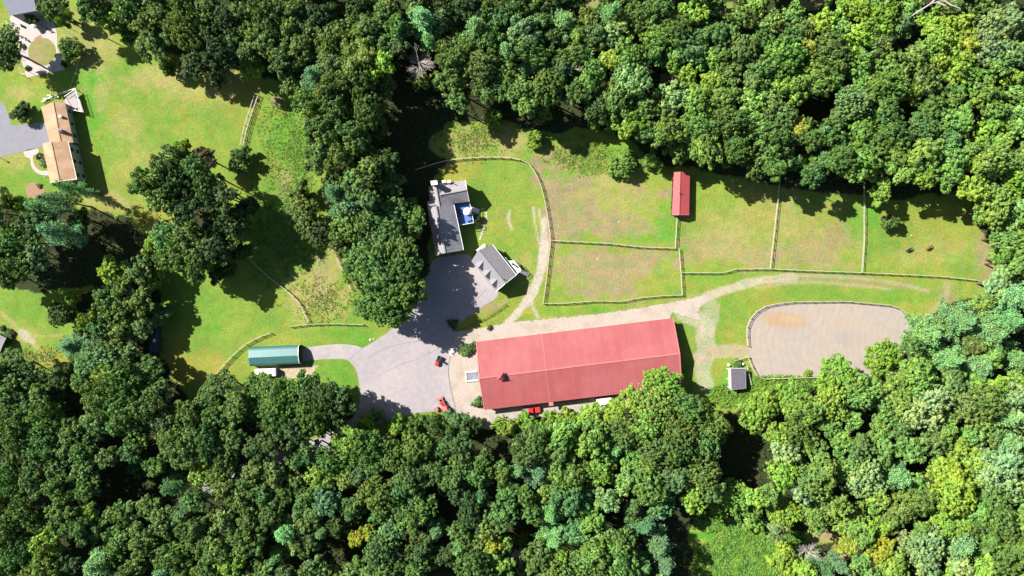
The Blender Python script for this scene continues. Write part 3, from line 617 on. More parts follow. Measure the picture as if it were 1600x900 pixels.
# --- garage with three dormers
GG = thing('garage', 'grey-roofed garage turned askew with three dormers over the courtyard', 'garage', at(771, 420, 0))
hr = 6.0; he = 3.6
R0, R1 = at(747.5, 390.5, hr), at(789.5, 443, hr); E0, E1 = at(769.5, 382, he), at(807, 429.5, he)
L0, L1 = at(736.5, 408, he), at(774.5, 456, he)
gable_walls(GG, R0, R1, L0, L1, E0, E1, M_greywall)
slope(GG, 'roof_slope', R0, R1, E1, E0, M_shingle3); slope(GG, 'roof_slope', R0, R1, L1, L0, M_shingle3)
ridge_cap(GG, R0, R1, M_shingle, .3); edge_trim(GG, [L1, R1, E1], M_white, .15); edge_trim(GG, [E0, E1], M_white, .12, .12, 'gutter')
for t in (.26, .53, .80):
    a = lerp(lerp(R0, R1, t), lerp(L0, L1, t), .12); b = lerp(lerp(R0, R1, t), lerp(L0, L1, t), .88); dormer(GG, a, b, 1.35, hr - .5, M_shingle3, M_greywall)
for t in (.2, .5, .8):
    p = lerp(L0, L1, t); dd = (L1 - L0).normalized(); oo = (L0 - R0); person_door(GG, p - Vector((oo.x, oo.y, 0)).normalized() * .35, dd, oo, 2.6, 2.3)
p = lerp(R0, R1, .9); bw(MB().tube([lerp(p, lerp(E0, E1, .9), .12) - Vector((0, 0, .3)), lerp(p, lerp(E0, E1, .9), .12) + Vector((0, 0, .7))], .14), 'vent_pipe', M_black, GG)
z = 2.5
GD = deck('pale balcony deck on the far side of the dormered garage', [at(790, 407.5, z), at(802.5, 407, z), at(814.5, 422, z), at(806.5, 429.5, z)], z, M_deck, 'balcony', rail_edges=((1, 2), (2, 3)))
deck('narrow pale walkway deck along the garage wall', [at(783, 400, z), at(790, 402, z), at(806, 424, z), at(801, 427.5, z)], z - .02, M_deck, 'balcony_walkway')
stairs(GD, at(812, 423, z), at(826, 430, .2), 1.0, 9)
chair('dark chair on the garage balcony nearer the stairs', at(807, 416, z), z, 2.0, 'chairs on the garage balcony'); chair('dark chair on the garage balcony farther from the stairs', at(801.5, 412.5, z), z, 1.2, 'chairs on the garage balcony')
ES = deck('white entrance landing at the top corner of the garage', [at(744, 391.5, .9), at(757, 381, .9), at(759.5, 384, .9), at(747, 394.5, .9)], .9, M_white, 'entrance_landing', rail_edges=((0, 1),))

# --- green arched carport
GC = thing('green_carport', 'green rounded metal carport open at its right end', 'carport', at(435, 556, 0))
A = at(394.5, 556.5, 0); B = at(471, 553, 0); d = (B - A).normalized(); n_ = Vector((-d.y, d.x, 0))
prof = [(-2.75, 0), (-2.75, 2.2), (-2.55, 2.7), (-2.15, 3.0), (-.15, 3.65), (1.9, 3.1), (2.35, 2.85), (2.65, 2.4), (2.75, 1.9), (2.75, 0)]
for i, (p, q) in enumerate(zip(prof[:-1], prof[1:])):
    a0 = A + n_ * p[0] + Vector((0, 0, p[1])); a1 = A + n_ * q[0] + Vector((0, 0, q[1])); b0 = B + n_ * p[0] + Vector((0, 0, p[1])); b1 = B + n_ * q[0] + Vector((0, 0, q[1]))
    bw(MB().quad(a0, b0, b1, a1, .04), 'roof_panel' if 1 < i < 7 else 'side_panel', M_green, GC)
mb = MB()
for k in range(1, 17):
    P = lerp(A, B, k / 17)
    for p, q in zip(prof[1:-2], prof[2:-1]): mb.beam(P + n_ * p[0] + Vector((0, 0, p[1] + .02)), P + n_ * q[0] + Vector((0, 0, q[1] + .008)), .05, .02)
bw(mb, 'panel_rib', M_green, GC, kind='stuff')
mb = MB()
for p, q in zip(prof[:-1], prof[1:]): mb.beam(B + n_ * p[0] + Vector((0, 0, p[1])), B + n_ * q[0] + Vector((0, 0, q[1])), .14, .1)
bw(mb, 'end_trim', M_white, GC)
bw(MB().add([A + n_ * p[0] + Vector((0, 0, p[1])) for p in prof], [tuple(range(len(prof)))]), 'end_wall', M_green, GC)
WT = thing('utility_trailer', 'white covered trailer half under the trees below the green carport', 'trailer', at(418, 581, 0))
A = at(402, 581.5, 0); B = at(434, 580.5, 0)
bw(MB().beam(A + Vector((0, 0, 1.35)), B + Vector((0, 0, 1.35)), 2.2, 1.8), 'body', M_white, WT, .1)
for t in (.45, .6):
    for s in (-1, 1): p = lerp(A, B, t) + Vector((0, s * 1.15, .35)); bw(MB().tube([p - Vector((0, .1, 0)), p + Vector((0, .1, 0))], .35, 12), 'wheel', M_rubber, WT)
bw(MB().beam(B + Vector((0, 0, .5)), B + Vector((1.3, 0, .5)), .12, .1), 'drawbar', M_steel, WT)

# --- red run-in shed
RS = thing('run_in_shed', 'small red metal-roofed shelter standing in the upper paddocks', 'shed', at(1065, 303, 0))
R0, R1 = at(1062.6, 268.3, 3.6), at(1060.8, 335.8, 3.6); L0, L1 = at(1053, 269, 2.7), at(1050, 335.8, 2.7); E0, E1 = at(1078, 268.3, 2.5), at(1076.8, 335.8, 2.5)
gable_walls(RS, R0, R1, L0, L1, E0, E1, M_redwall, .25, .2)
slope(RS, 'roof_slope', R0, R1, E1, E0, M_shed); slope(RS, 'roof_slope', R0, R1, L1, L0, M_shed)
ribs(RS, R0, R1, E1, E0, M_shed, 16, .04, .06); ribs(RS, R0, R1, L1, L0, M_shed, 16, .04, .06); ridge_cap(RS, R0, R1, M_redtrim, .3); edge_trim(RS, [L1, R1, E1], M_redtrim, .12)
p = lerp(R0, R1, .5); bw(MB().tube([p, p + Vector((.1, 0, .5))], .16, 8), 'vent_pipe', M_black, RS)
for t in (.25, .5, .75): q = lerp(L0, L1, t); person_door(RS, Vector((q.x + .25, q.y, 0)), L1 - L0, Vector((-1, 0, 0)), 2.4, 2.1, M_black)

# --- small dark shed by the arena
DS = thing('tack_shed', 'small dark flat-roofed shed with white trim beside the riding arena gate', 'shed', at(1152, 592, 0))
a, b_, c_, d_ = at(1141.5, 575.5, 3.0), at(1164.8, 575.5, 2.6), at(1165.5, 606.8, 2.6), at(1142.5, 609.3, 3.0)
bw(MB().prism([(lerp(v, (a + c_) / 2, .08).x, lerp(v, (a + c_) / 2, .08).y) for v in (d_, c_, b_, a)], 0, 2.5), 'wall', M_greywall, DS)
slope(DS, 'roof_slope', a, b_, c_, d_, M_darkroof); edge_trim(DS, [b_, a, d_], M_conc, .2, .2, 'fascia'); edge_trim(DS, [b_, c_, d_], M_steel, .12, .14, 'drip_edge')
q0, q1 = at(1138, 576, 2.2), at(1138.5, 606, 2.2)
slope(DS, 'lean_to_roof', a - Vector((0, 0, .45)), d_ - Vector((0, 0, .45)), q1, q0, M_siding)
for t in (0.03, .55, .97): p = lerp(q0, q1, t); bw(MB().box((p.x + .1, p.y, 1.05), (.14, .14, 2.1)), 'post', M_white, DS)
for k, (x, y, w_, l_, rz_, nm, lb) in enumerate([(1138, 570, .5, 1.1, 1.3, 'feed_barrel', 'white barrel at the top left corner of the dark shed'), (1160, 568.5, .4, .9, .5, 'salt_bucket', 'small white bucket in the weeds above the dark shed'), (1138, 612, .5, .5, 0, 'dark_drum', 'dark drum at the bottom left corner of the small shed')]):
    p = at(x, y); o = MB().lathe([(.3, 0), (.34, .4), (.3, .85), (.05, .88)], 12).build(nm, M_black if k == 2 else M_white); o.location = p; o.scale = (w_ * 2.4, w_ * 2.4, .9); tag(o, lb, 'barrel' if k != 1 else 'bucket')

# --- tan-roofed house on the left
TH = thing('tan_roofed_house', 'tan-shingled house with sage siding at the left edge', 'house', at(103, 222, 0))
hr = 4.6; R0, R1 = at(83, 159.5, hr), at(95, 223, hr); E0, E1 = at(101, 158.5, 3.7), at(114.8, 223, 3.7); L0, L1 = at(64, 167, 3.6), at(78.5, 225, 3.6)
L0b = lerp(L0, L1, 0)
gable_walls(TH, R0, R1, L0, L1, E0, E1, M_siding)
slope(TH, 'roof_slope', R0, R1, E1, E0, M_tan); slope(TH, 'roof_slope', R0, R1, L1, L0, M_tan); ridge_cap(TH, R0, R1, M_tan, .3)
for t in (.2, .5, .8): window(TH, lerp(E0, E1, t) + (R0 - E0).normalized() * .33, E1 - E0, 1.7, 1.1, 1.3, E0 - R0)
for t in (.3, .7): p = lerp(L0, L1, t); person_door(TH, Vector((p.x + .33, p.y, 0)), L1 - L0, L0 - R0, 2.6, 2.2)
hr = 7.0; he = 5.9; R0, R1 = at(80, 222, hr), at(93, 283, hr); E0, E1 = at(106.3, 220.5, he), at(120.2, 280, he); L0, L1 = at(66, 224, he), at(78.5, 285, he)
gable_walls(TH, R0, R1, L0, L1, E0, E1, M_siding)
slope(TH, 'roof_slope', R0, R1, E1, E0, M_tan); slope(TH, 'roof_slope', R0, R1, L1, L0, M_tan); ridge_cap(TH, R0, R1, M_tan, .3)
edge_trim(TH, [L1, R1, E1], M_white, .14); edge_trim(TH, [E0, E1], M_white, .1, .1, 'gutter')
for t in (.2, .5, .86):
    for z_ in (1.5, 4.3): window(TH, lerp(E0, E1, t) + (R0 - E0).normalized() * .33, E1 - E0, z_, 1.2, 1.5, E0 - R0)
# porch roof and entry gable on the drive side
p0, p1 = at(76, 228, 3.6), at(86, 276, 3.6); q0, q1 = at(70, 242, 2.7), at(78, 280, 2.7)
slope(TH, 'porch_roof', at(75, 238, 3.7), at(84.5, 281, 3.7), q1, q0, M_tan)
g0 = at(80, 236, 4.4); g1 = at(67, 239.5, 4.4); s_ = Vector((0.12, 1, 0)) * 2.0
slope(TH, 'entry_gable_roof', g0, g1, g1 + s_ - Vector((0, 0, 1.3)), g0 + s_ - Vector((0, 0, 1.3)), M_tan); slope(TH, 'entry_gable_roof', g0, g1, g1 - s_ - Vector((0, 0, 1.3)), g0 - s_ - Vector((0, 0, 1.3)), M_tan)
for x, y in ((69.5, 246), (72, 258), (77.5, 278)): p = at(x, y, 0); bw(MB().box((p.x, p.y, 1.35), (.14, .14, 2.6)), 'porch_post', M_white, TH)
c_ = bw(MB().box(at(94, 204, 4.9), (1.6, .8, 1.6), -.2), 'chimney', M_brick, TH); bw(MB().box(at(94, 204, 5.76), (.9, .5, .14), -.2), 'flue', M_black, c_)
p = at(91, 203, 4.5); bw(MB().tube([p, p + Vector((0, 0, 2.2))], .04), 'antenna', M_black, TH)
bw(MB().box(at(95, 182, 4.5), (.7, .6, .9)), 'roof_vent', M_white, TH)
for x, y in ((107, 246),): bw(MB().tube([at(x, y, 6.2), at(x, y, 6.9)], .07), 'vent_pipe', M_black, TH)
z = 1.3
TD = deck('tan deck with angled corner behind the tan-roofed house', [at(103, 152, z), at(120, 140.5, z), at(131, 176, z), at(116, 173, z)], z, M_patio, rail_edges=((0, 1), (1, 2), (2, 3)))
deck('narrow tan deck strip joining the house wall', [at(99, 158, z), at(104, 152, z), at(117, 173, z), at(110, 176, z)], z - .02, M_patio, 'deck_strip')
for k, (x, y) in enumerate([(98, 149), (102, 152), (121, 152), (119, 172), (90, 152), (72, 155), (78, 150)]):
    if k < 2 or k in (2, 3):
        chair(['dark chair at the left end of the tan deck', 'second dark chair from the left end of the tan deck', 'dark chair by the right rail of the tan deck', 'pale chair at the lower corner of the tan deck'][k], at(x, y, z), z if k > 1 else 0, k * 1.3, 'chairs on the tan deck', M_white if k == 3 else M_black)
    else:
        o = MB().box((0, 0, .3), (1.3, .5, .6)).build('planter_box', M_conc, bevel=.04); o.location = at(x, y); tag(o, ['', '', '', '', 'pale planter box nearest the tan deck', 'pale planter box farthest left above the tan roof', 'middle pale planter box above the tan roof'][k], 'planter', 'planters above the tan roof')
for k, (x0, y0, x1, y1) in enumerate([(67, 160, 84, 151), (84, 151, 120, 139)]):
    T = thing('garden_rail', ['white rail around the planters above the tan roof', 'white rail along the top edge of the tan deck'][k], 'fence', at(x0, y0)); a, b_ = at(x0, y0), at(x1, y1)
    for hh in (.4, .9): bw(MB().beam(a + Vector((0, 0, hh)), b_ + Vector((0, 0, hh)), .1, .06), 'rail', M_white, T)
    for j in range(5): p = lerp(a, b_, j / 4); bw(MB().box((p.x, p.y, .5), (.1, .1, 1.0)), 'post', M_white, T)

# --- building at the top left corner
UB = thing('corner_building', 'blue-grey roofed building cut by the top left corner', 'building', at(35, -10, 0))
A0, A1, A2, A3 = at(15.5, 24.5, 5.2), at(57.5, 16.5, 5.2), at(50, -45, 5.2), at(-4, -40, 5.2)
bw(MB().prism([(lerp(v, (A0 + A2) / 2, .05).x, lerp(v, (A0 + A2) / 2, .05).y) for v in (A0, A1, A2, A3)], 0, 5.1), 'wall', M_greywall, UB)
top0, top1 = lerp(A0, A3, .5) + Vector((0, 0, 1.5)), lerp(A1, A2, .5) + Vector((0, 0, 1.5))
M_bshingle = mat('blue_grey_shingle', (.17, .17, .215), .9, var=.08, scale=1.5, det=8, bump=.3, bscale=7)
slope(UB, 'roof_slope', top0, top1, A1, A0, M_bshingle); slope(UB, 'roof_slope', top0, top1, A2, A3, M_bshingle)
umbrella('grill_canopy', 'small white canopy on the patio beside the corner building shadow', at(50.5, 39.5, 2.2), 0, 1.0, M_white, 2.3, 'canopy')
# --- roof at the left edge under the trees and the navy trailer in deep shade
LS = thing('garden_shed', 'dark grey shed roof at the left edge under a tree', 'shed', at(-4, 548, 0))
a, b_, c_, d_ = at(-22, 530, 3.6), at(4, 540, 3.6), at(-2, 556, 2.4), at(-28, 548, 2.4)
slope(LS, 'roof_slope', a, b_, c_, d_, M_shingle); slope(LS, 'roof_slope', a, b_, at(10, 528, 2.4), at(-16, 516, 2.4), M_shingle)
bw(MB().prism([(v.x, v.y) for v in (at(-26, 546), at(-3, 554), at(8, 528), at(-15, 518))], 0, 2.4), 'wall', M_greywall, LS)
NT = thing('dark_trailer', 'dark navy box trailer in deep shade at the meadow edge', 'trailer', at(243, 532, 0))
bw(MB().box(at(242, 531, 1.7), (2.6, 7.6, 2.4), .03), 'body', M_navy, NT, .12)
for s in (-1, 1):
    for k in (-.6, .6): p = at(242, 534, .4) + Vector((s * 1.3, k, 0)); bw(MB().tube([p - Vector((.12, 0, 0)), p + Vector((.12, 0, 0))], .4, 12), 'wheel', M_rubber, NT)
bw(MB().beam(at(242, 551, .5), at(242, 559, .5), .14, .1), 'drawbar', M_steel, NT); bw(MB().box(at(241, 532, 2.96), (.7, .9, .14)), 'roof_box_or_glint', M_white, NT)  # white box on the trailer roof stands in for a light glint

# ---------------------------------------------------------------- vehicles
def wheel(root, x, y, r, w, name='wheel'):
    W = MB().tube([(x - w / 2, y, r), (x + w / 2, y, r)], r, 16).build(name, M_rubber, root, .02)
    MB().tube([(x - w / 2 - .02, y, r), (x + w / 2 + .02, y, r)], r * .5, 10).build('rim', M_steel, W)
# compact tractor, loader forward (+y)
p = at(694, 634); T = thing('tractor', 'red tractor with front loader parked at the courtyard edge', 'tractor', (p.x, p.y, .03), math.radians(28))
T.scale = (1.12, 1.12, 1.12)
MB().box((0, .75, .95), (.62, 1.3, .55)).build('hood', M_vred, T, .08); MB().box((0, .5, .6), (.42, 2.3, .35)).build('chassis', M_black, T, .04)
MB().box((0, -.55, .85), (.9, .9, .35)).build('seat_platform', M_vred, T, .06); MB().box((0, -.62, 1.1), (.5, .45, .12)).build('seat', M_black, T, .04)
MB().box((0, -.6, 2.05), (1.25, 1.3, .09)).build('canopy', M_vpink, T, .04)
for x in (-.5, .5): MB().beam((x, -1.05, .9), (x, -1.05, 2.03), .08, .08).build('roll_bar', M_black, T)
for x in (-.68, .68):
    wheel(T, x, -.75, .62, .36, 'rear_wheel'); wheel(T, x * .92, 1.05, .36, .22, 'front_wheel')
    MB().box((x, -.75, 1.3), (.42, 1.1, .08)).build('fender', M_vred, T, .03)
    MB().beam((x * .72, .0, 1.25), (x * .72, 1.5, 1.15), .14, .16).beam((x * .72, 1.5, 1.15), (x * .72, 2.15, .45), .14, .16).build('loader_arm', M_vpink, T)
MB().box((0, 2.25, .12), (1.6, .6, .06)).box((0, 2.0, .38), (1.6, .08, .55)).box((-.78, 2.2, .3), (.05, .55, .4)).box((.78, 2.2, .3), (.05, .55, .4)).build('loader_bucket', M_vpink, T)
MB().tube([(0, .35, 1.3), (0, .2, 1.45)], .04).build('steering_column', M_black, T)
p = at(682.5, 638.5); T = thing('spreader', 'red implement standing at the left side of the tractor', 'implement', (p.x, p.y, .03), math.radians(30))
MB().box((0, 0, .75), (.9, 1.1, .5)).build('hopper', M_vpink, T, .05); MB().beam((0, -.5, .4), (0, -1.5, .35), .1, .08).build('hitch', M_black, T)
for x in (-.6, .6): wheel(T, x, 0, .3, .18)
MB().beam((-.6, 0, .3), (.6, 0, .3), .08, .08).build('axle', M_black, T)
# side by side utility vehicle, hood toward lower left
p = at(685.5, 563.5); T = thing('utility_vehicle', 'small red utility vehicle with black roof frame in the courtyard', 'utility vehicle', (p.x, p.y, .03), math.radians(152))
T.scale = (1.05, 1.05, 1.05)
def body_hood():
    mb = MB(); mb.lathe([(.2, .55), (.66, .6), (.72, .75), (.62, .92), (.3, 1.0), (.02, 1.02)], 14, (0, .85, 0)); return mb
body_hood().build('hood', M_vred, T); MB().box((0, -.1, .5), (1.25, 2.2, .22)).build('floor_pan', M_black, T, .04)
MB().box((0, -.15, .78), (1.2, .45, .22)).build('seat', M_deck, T, .05); MB().box((0, -.42, 1.05), (1.2, .12, .5)).build('seat_back', M_black, T, .03)
for x in (-.6, .6):
    MB().beam((x, .45, .8), (x, .25, 1.8), .06, .06).beam((x, .25, 1.8), (x, -.5, 1.8), .06, .06).beam((x, -.5, 1.8), (x, -.6, .7), .06, .06).build('roll_bar', M_black, T)
    wheel(T, x * 1.05, .85, .32, .24); wheel(T, x * 1.05, -.85, .32, .24)
MB().box((0, -.28, 1.84), (1.3, .6, .05)).build('roof_panel', M_black, T, .02)
MB().box((0, -1.0, .72), (1.2, .9, .06)).box((0, -1.43, .85), (1.2, .06, .28)).box((-.58, -1, .85), (.05, .9, .28)).box((.58, -1, .85), (.05, .9, .28)).build('cargo_bed', M_black, T)
# pickup truck and white van beside the barn; nose toward +x
def pickup(lbl, p, rz, m, m_bed, name='pickup_truck'):
    T = thing(name, lbl, 'truck', (p.x, p.y, .03), rz)
    MB().box((0, 0, .72), (5.3, 1.9, .5)).build('body', m, T, .1)
    MB().box((1.9, 0, 1.02), (1.5, 1.78, .22)).build('hood', m, T, .08)
    c = MB().add([(1.2, -.85, 1), (1.2, .85, 1), (-.9, .85, 1), (-.9, -.85, 1), (.5, -.7, 1.75), (.5, .7, 1.75), (-.7, .7, 1.75), (-.7, -.7, 1.75)], [(3, 2, 1, 0), (4, 5, 6, 7), (0, 1, 5, 4), (1, 2, 6, 5), (2, 3, 7, 6), (3, 0, 4, 7)]).build('cab', m, T, .06)
    MB().add([(1.13, -.72, 1.1), (1.13, .72, 1.1), (.58, .62, 1.7), (.58, -.62, 1.7)], [(0, 1, 2, 3)]).build('windshield', M_glass, c)
    MB().box((-1.8, 0, .99), (1.7, 1.6, .06)).build('truck_bed', m_bed, T)
    for s in (-1, 1):
        MB().box((-1.8, s * .88, 1.1), (1.75, .1, .28)).build('bed_side', m, T)
        MB().box((-.1, s * .78, 1.4), (.9, .05, .4)).build('side_window', M_glass, c)
        for x in (-1.6, 1.65):
            W = MB().tube([(x, s * .75, .36), (x, s * .97, .36)], .36, 16).build('wheel', M_rubber, T); MB().tube([(x, s * .76, .36), (x, s * .99, .36)], .2, 10).build('rim', M_steel, W)
        MB().box((2.64, s * .65, .8), (.06, .35, .18)).build('headlight', M_white, T)
    MB().box((-2.62, 0, 1.0), (.08, 1.6, .4)).build('tailgate', m, T)
    return T
pickup('bright red pickup truck parked against the long side of the red barn', at(830, 640.5), math.radians(7), M_vred, M_steel)
p = at(944, 626); T = thing('van', 'white van nearly hidden by trees at the barn side', 'van', (p.x, p.y, .03), math.radians(7))
MB().box((-.2, 0, 1.25), (4.4, 1.9, 1.6)).build('body', M_white, T, .18); MB().box((2.3, 0, .85), (.9, 1.8, .7)).build('hood', M_white, T, .12)
MB().add([(2.06, -.8, 1.25), (2.06, .8, 1.25), (1.98, .75, 1.85), (1.98, -.75, 1.85)], [(0, 1, 2, 3)]).build('windshield', M_glass, T)
for s in (-1, 1):
    for x in (-1.5, 1.9):
        MB().tube([(x, s * .75, .36), (x, s * .98, .36)], .36, 16).build('wheel', M_rubber, T)

# ---------------------------------------------------------------- horses
def horse(lbl, p, rz, m, group):
    T = thing('horse', lbl, 'horse', (p.x, p.y, 0), rz, group); T.scale = (.86, .86, .86)
    me = bpy.data.meshes.new('horse_body')
    V = [(0, -.62, 1.18), (0, -.15, 1.12), (0, .4, 1.17), (0, .72, 1.22), (0, 1.02, 1.2), (0, 1.32, .95), (0, 1.55, .6), (0, 1.68, .36), (0, -.8, 1.22), (0, -1.0, 1.0), (0, -1.05, .55)]
    R = [.30, .33, .30, .24, .17, .14, .12, .07, .1, .06, .05]; E = [(0, 1), (1, 2), (2, 3), (3, 4), (4, 5), (5, 6), (6, 7), (0, 8), (8, 9), (9, 10)]
    for sx in (-.17, .17):
        b0 = len(V); V += [(sx, -.6, .95), (sx * 1.05, -.52, .72), (sx * 1.05, -.72, .48), (sx * 1.05, -.66, .12), (sx * 1.05, -.62, .03)]; R += [.19, .12, .075, .05, .065]
        E += [(0, b0), (b0, b0 + 1), (b0 + 1, b0 + 2), (b0 + 2, b0 + 3), (b0 + 3, b0 + 4)]
        b0 = len(V); V += [(sx, .5, .92), (sx, .55, .7), (sx, .52, .42), (sx, .52, .12), (sx, .56, .03)]; R += [.14, .09, .065, .045, .06]
        E += [(2, b0), (b0, b0 + 1), (b0 + 1, b0 + 2), (b0 + 2, b0 + 3), (b0 + 3, b0 + 4)]
        b0 = len(V); V += [(sx * .35, 1.28, 1.12)]; R += [.03]; E += [(5, b0)]
    me.from_pydata(V, E, []); me.materials.append(m)
    o = bpy.data.objects.new('body', me); link(o, T)
    sk = o.modifiers.new('skin', 'SKIN'); ss = o.modifiers.new('sub', 'SUBSURF'); ss.levels = 2; ss.render_levels = 2
    for i, v in enumerate(me.skin_vertices[0].data): v.radius = (R[i], R[i]); v.use_root = (i == 0)
    MB().tube([(0, -1.0, 1.02), (0, -1.1, .75), (0, -1.08, .4)], [.05, .09, .03], 6).build('tail', M_mane, T)
    MB().add([(-.02, .7, 1.46), (.02, .7, 1.46), (.02, 1.2, 1.28), (-.02, 1.2, 1.28), (-.03, .75, 1.3), (.03, .75, 1.3), (.03, 1.2, 1.05), (-.03, 1.2, 1.05)], [(0, 1, 2, 3), (4, 7, 6, 5), (0, 4, 5, 1), (1, 5, 6, 2), (2, 6, 7, 3), (3, 7, 4, 0)]).build('mane', M_mane, T)
horse('dark bay horse grazing, the left of the two in the right paddock', at(1418, 390.5), math.radians(-58), M_horse1, 'horses grazing in the right paddock')
horse('chestnut horse grazing, the right of the two in the right paddock', at(1449, 387.5), math.radians(-50), M_horse2, 'horses grazing in the right paddock')

# ---------------------------------------------------------------- fences
post_me = MB().box((0, 0, .68), (.15, .15, 1.36)).mesh('post', M_wood2)
black_post = MB().box((0, 0, .6), (.1, .1, 1.2)).mesh('black_post', M_black)
def fence(lbl, pts, spacing=2.9, m=M_wood, heights=(.45, .85, 1.25), cap=.13, hgt=1.36, pme=post_me, group=None, sm=0, seed=1):
    if sm: pts = smooth(pts, False, sm)
    P = [at(x, y) for x, y in pts]; Q = [P[0]]; acc = 0
    tot = sum((b_ - a).length for a, b_ in zip(P[:-1], P[1:])); n = max(1, round(tot / spacing)); step = tot / n
    need = step
    for a, b_ in zip(P[:-1], P[1:]):
        L_ = (b_ - a).length; s0 = 0
        while need <= L_ - s0 + 1e-6 and len(Q) < n:
            s0 += need; Q.append(lerp(a, b_, s0 / L_)); need = step
        need -= (L_ - s0)
    if len(Q) < n + 1: Q.append(P[-1])
    r = random.Random(seed)
    T = thing('rail_fence', lbl, 'fence', Q[0], 0, group)
    rails = {}
    for i, q in enumerate(Q):
        o = bpy.data.objects.new('post', pme); link(o, T); o.location = q - Q[0]; o.rotation_euler = (r.gauss(0, .03), r.gauss(0, .03), r.random())
    for a, b_ in zip(Q[:-1], Q[1:]):
        for j, hh in enumerate(heights):
            w = cap if hh == heights[-1] else .05; th = .05 if hh == heights[-1] else .14
            d1, d2 = r.gauss(0, .025), r.gauss(0, .025)
            bw(MB().beam(a + Vector((0, 0, hh + d1)), b_ + Vector((0, 0, hh + d2)), w, th), 'rail', m, T)
    return T
g = 'wooden rail fences round the paddocks'
fence('curved rail fence around the lawn behind the grey house', [(650,266),(697,252),(740,247),(795,247),(825,256),(840,278),(849,306),(855,338),(860,373),(858,392),(853,440),(848,474)], group=g, sm=3, seed=2)
fence('rail fence along the bottom of the lower dirt paddock', [(848,474),(880,474),(930,470),(970,471),(1000,465),(1040,461.5),(1065,461)], group=g, seed=3)
fence('rail fence on the right side of the lower dirt paddock', [(1065,461),(1063,425),(1060,389)], group=g, seed=4)
fence('rail fence between the two dirt paddocks', [(861,376),(900,378),(950,380.5),(1000,386),(1054,388)], group=g, seed=5)
fence('short rail fence running down from the red shelter', [(1054,388),(1057,340)], group=g, seed=6)
fence('long stepped rail fence along the bottom of the right paddocks', [(1063,426),(1136,426.5),(1137,420.5),(1200,420),(1260,423),(1345,426),(1420,429.5),(1470,432),(1524,438)], group=g, seed=7)
fence('rail fence between the first and second right paddocks', [(1202,419),(1207,375),(1213,320),(1218,268)], group=g, seed=8)
fence('rail fence between the second and third right paddocks', [(1345,425),(1348.5,375),(1348.5,320),(1348,285)], group=g, seed=9)
fence('rail fence slanting down from the top woods between the left meadows', [(405,150),(396,175),(388,200),(381,232),(374,262)], group=g, seed=10)
fence('second line of rail fence just left of the slanting one', [(399,152),(390,177),(382,203),(377,228)], group=g, seed=11)
fence('thin rail fence descending through tree shade in the left meadow', [(362,372),(378,390),(402,415),(427,438),(455,458),(471,477),(478,492),(483,503)], group=g, seed=12)
fence('rail fence above the drive to the green carport', [(453,510),(483,506.5),(520,505.5),(568,507)], group=g, seed=13)
fence('curved rail fence in the meadow left of the green carport', [(424,520),(392,533),(366,554),(345,577),(326,601)], group=g, sm=2, seed=14)
fence('faint rail fence under the big tree edge in the left meadow', [(512,377),(524,396),(534,418),(542,438),(549,452)], group=g, seed=15)
fence('low dark rail fence on the bank below the courtyard', [(716,516),(735,508.5),(765,493),(790,476)], 2.6, M_black, (.5, .9), .1, 1.0, black_post, seed=16)
ga = 'rail fence sections round the riding arena'
fence('arena rail fence over the top and right side of the arena', [(1167,540),(1165,520),(1167,503),(1180,487),(1197,477),(1234,471.5),(1320,470.5),(1396,477.5),(1414,490),(1426,509),(1424,530),(1416,560)], group=ga, seed=17)
fence('arena rail fence around the lower left corner', [(1167.5,558),(1174,574),(1184,592),(1270,589),(1350,589)], group=ga, seed=18)
fence('short rail fence beside the arena gate', [(1148,563),(1168,557)], group=ga, seed=19)
fence('short rail fence behind the small dark shed', [(1166,572),(1172,600)], group=ga, seed=20)
# patio fence posts and line
PF = thing('patio_post_fence', 'thin dark posts and wire round the patio at the top left', 'fence', at(20, 40))
zz = [(90,210),(110,270),(105,295),(175,490),(180,575),(220,670),(243,765),(325,740),(450,712),(477,700),(552,685),(440,268),(708,288),(862,565),(575,258)]
pp = [at(x / 6.43 , y / 6.43) for x, y in zz]
for p in pp: bw(MB().tube([p, p + Vector((0, 0, 2.3))], .07, 6), 'post', M_black, PF)
for a, b_ in zip(pp[:10], pp[1:11]): bw(MB().tube([a + Vector((0, 0, 1.5)), b_ + Vector((0, 0, 1.5))], .015, 4), 'wire', M_steel, PF)
for k, (x, y, lb) in enumerate([(225,262,'upper left on the patio under the building shadow'),(240,272,'beside the upper left one on the patio'),(205,365,'at the left rim of the patio'),(245,378,'just right of the left rim on the patio'),(275,402,'nearest the left of the round lawn'),(470,290,'at the upper right of the patio'),(515,318,'lowest at the upper right of the patio'),(235,570,'lower left rim of the patio')]):
    chair('dark patio chair ' + lb, at(x / 6.43, y / 6.43), .02, k * .9, 'dark chairs around the patio')
bn = thing('garden_bench', 'long grey bench at the bottom edge of the patio', 'bench', at(64, 112.5), math.radians(10)); MB().box((0, 0, .45), (2.4, .45, .07)).build('seat', M_wood2, bn); MB().box((0, -.22, .8), (2.4, .06, .4)).build('backrest', M_wood2, bn)
for x in (-1, 1): MB().box((x, 0, .21), (.1, .4, .42)).build('leg', M_wood2, bn)
o = MB().tube([at(125, 92, .1), at(117, 117, .12), at(109, 139, .1)], .06, 5).build('cord', M_hose); tag(o, 'thin yellow cord lying across the lawn from patio tree to deck', 'cord')
lp = thing('lamp_post', 'black lamp post at the left edge beside the house driveway', 'lamp post', at(-1, 246)); MB().tube([(0, 0, 0), (0, 0, 2.4)], .07, 8).build('pole', M_black, lp)
MB().lathe([(.12, 2.35), (.24, 2.45), (.28, 2.8), (.1, 3.0), (.02, 3.05)], 8).build('lantern', M_black, lp)
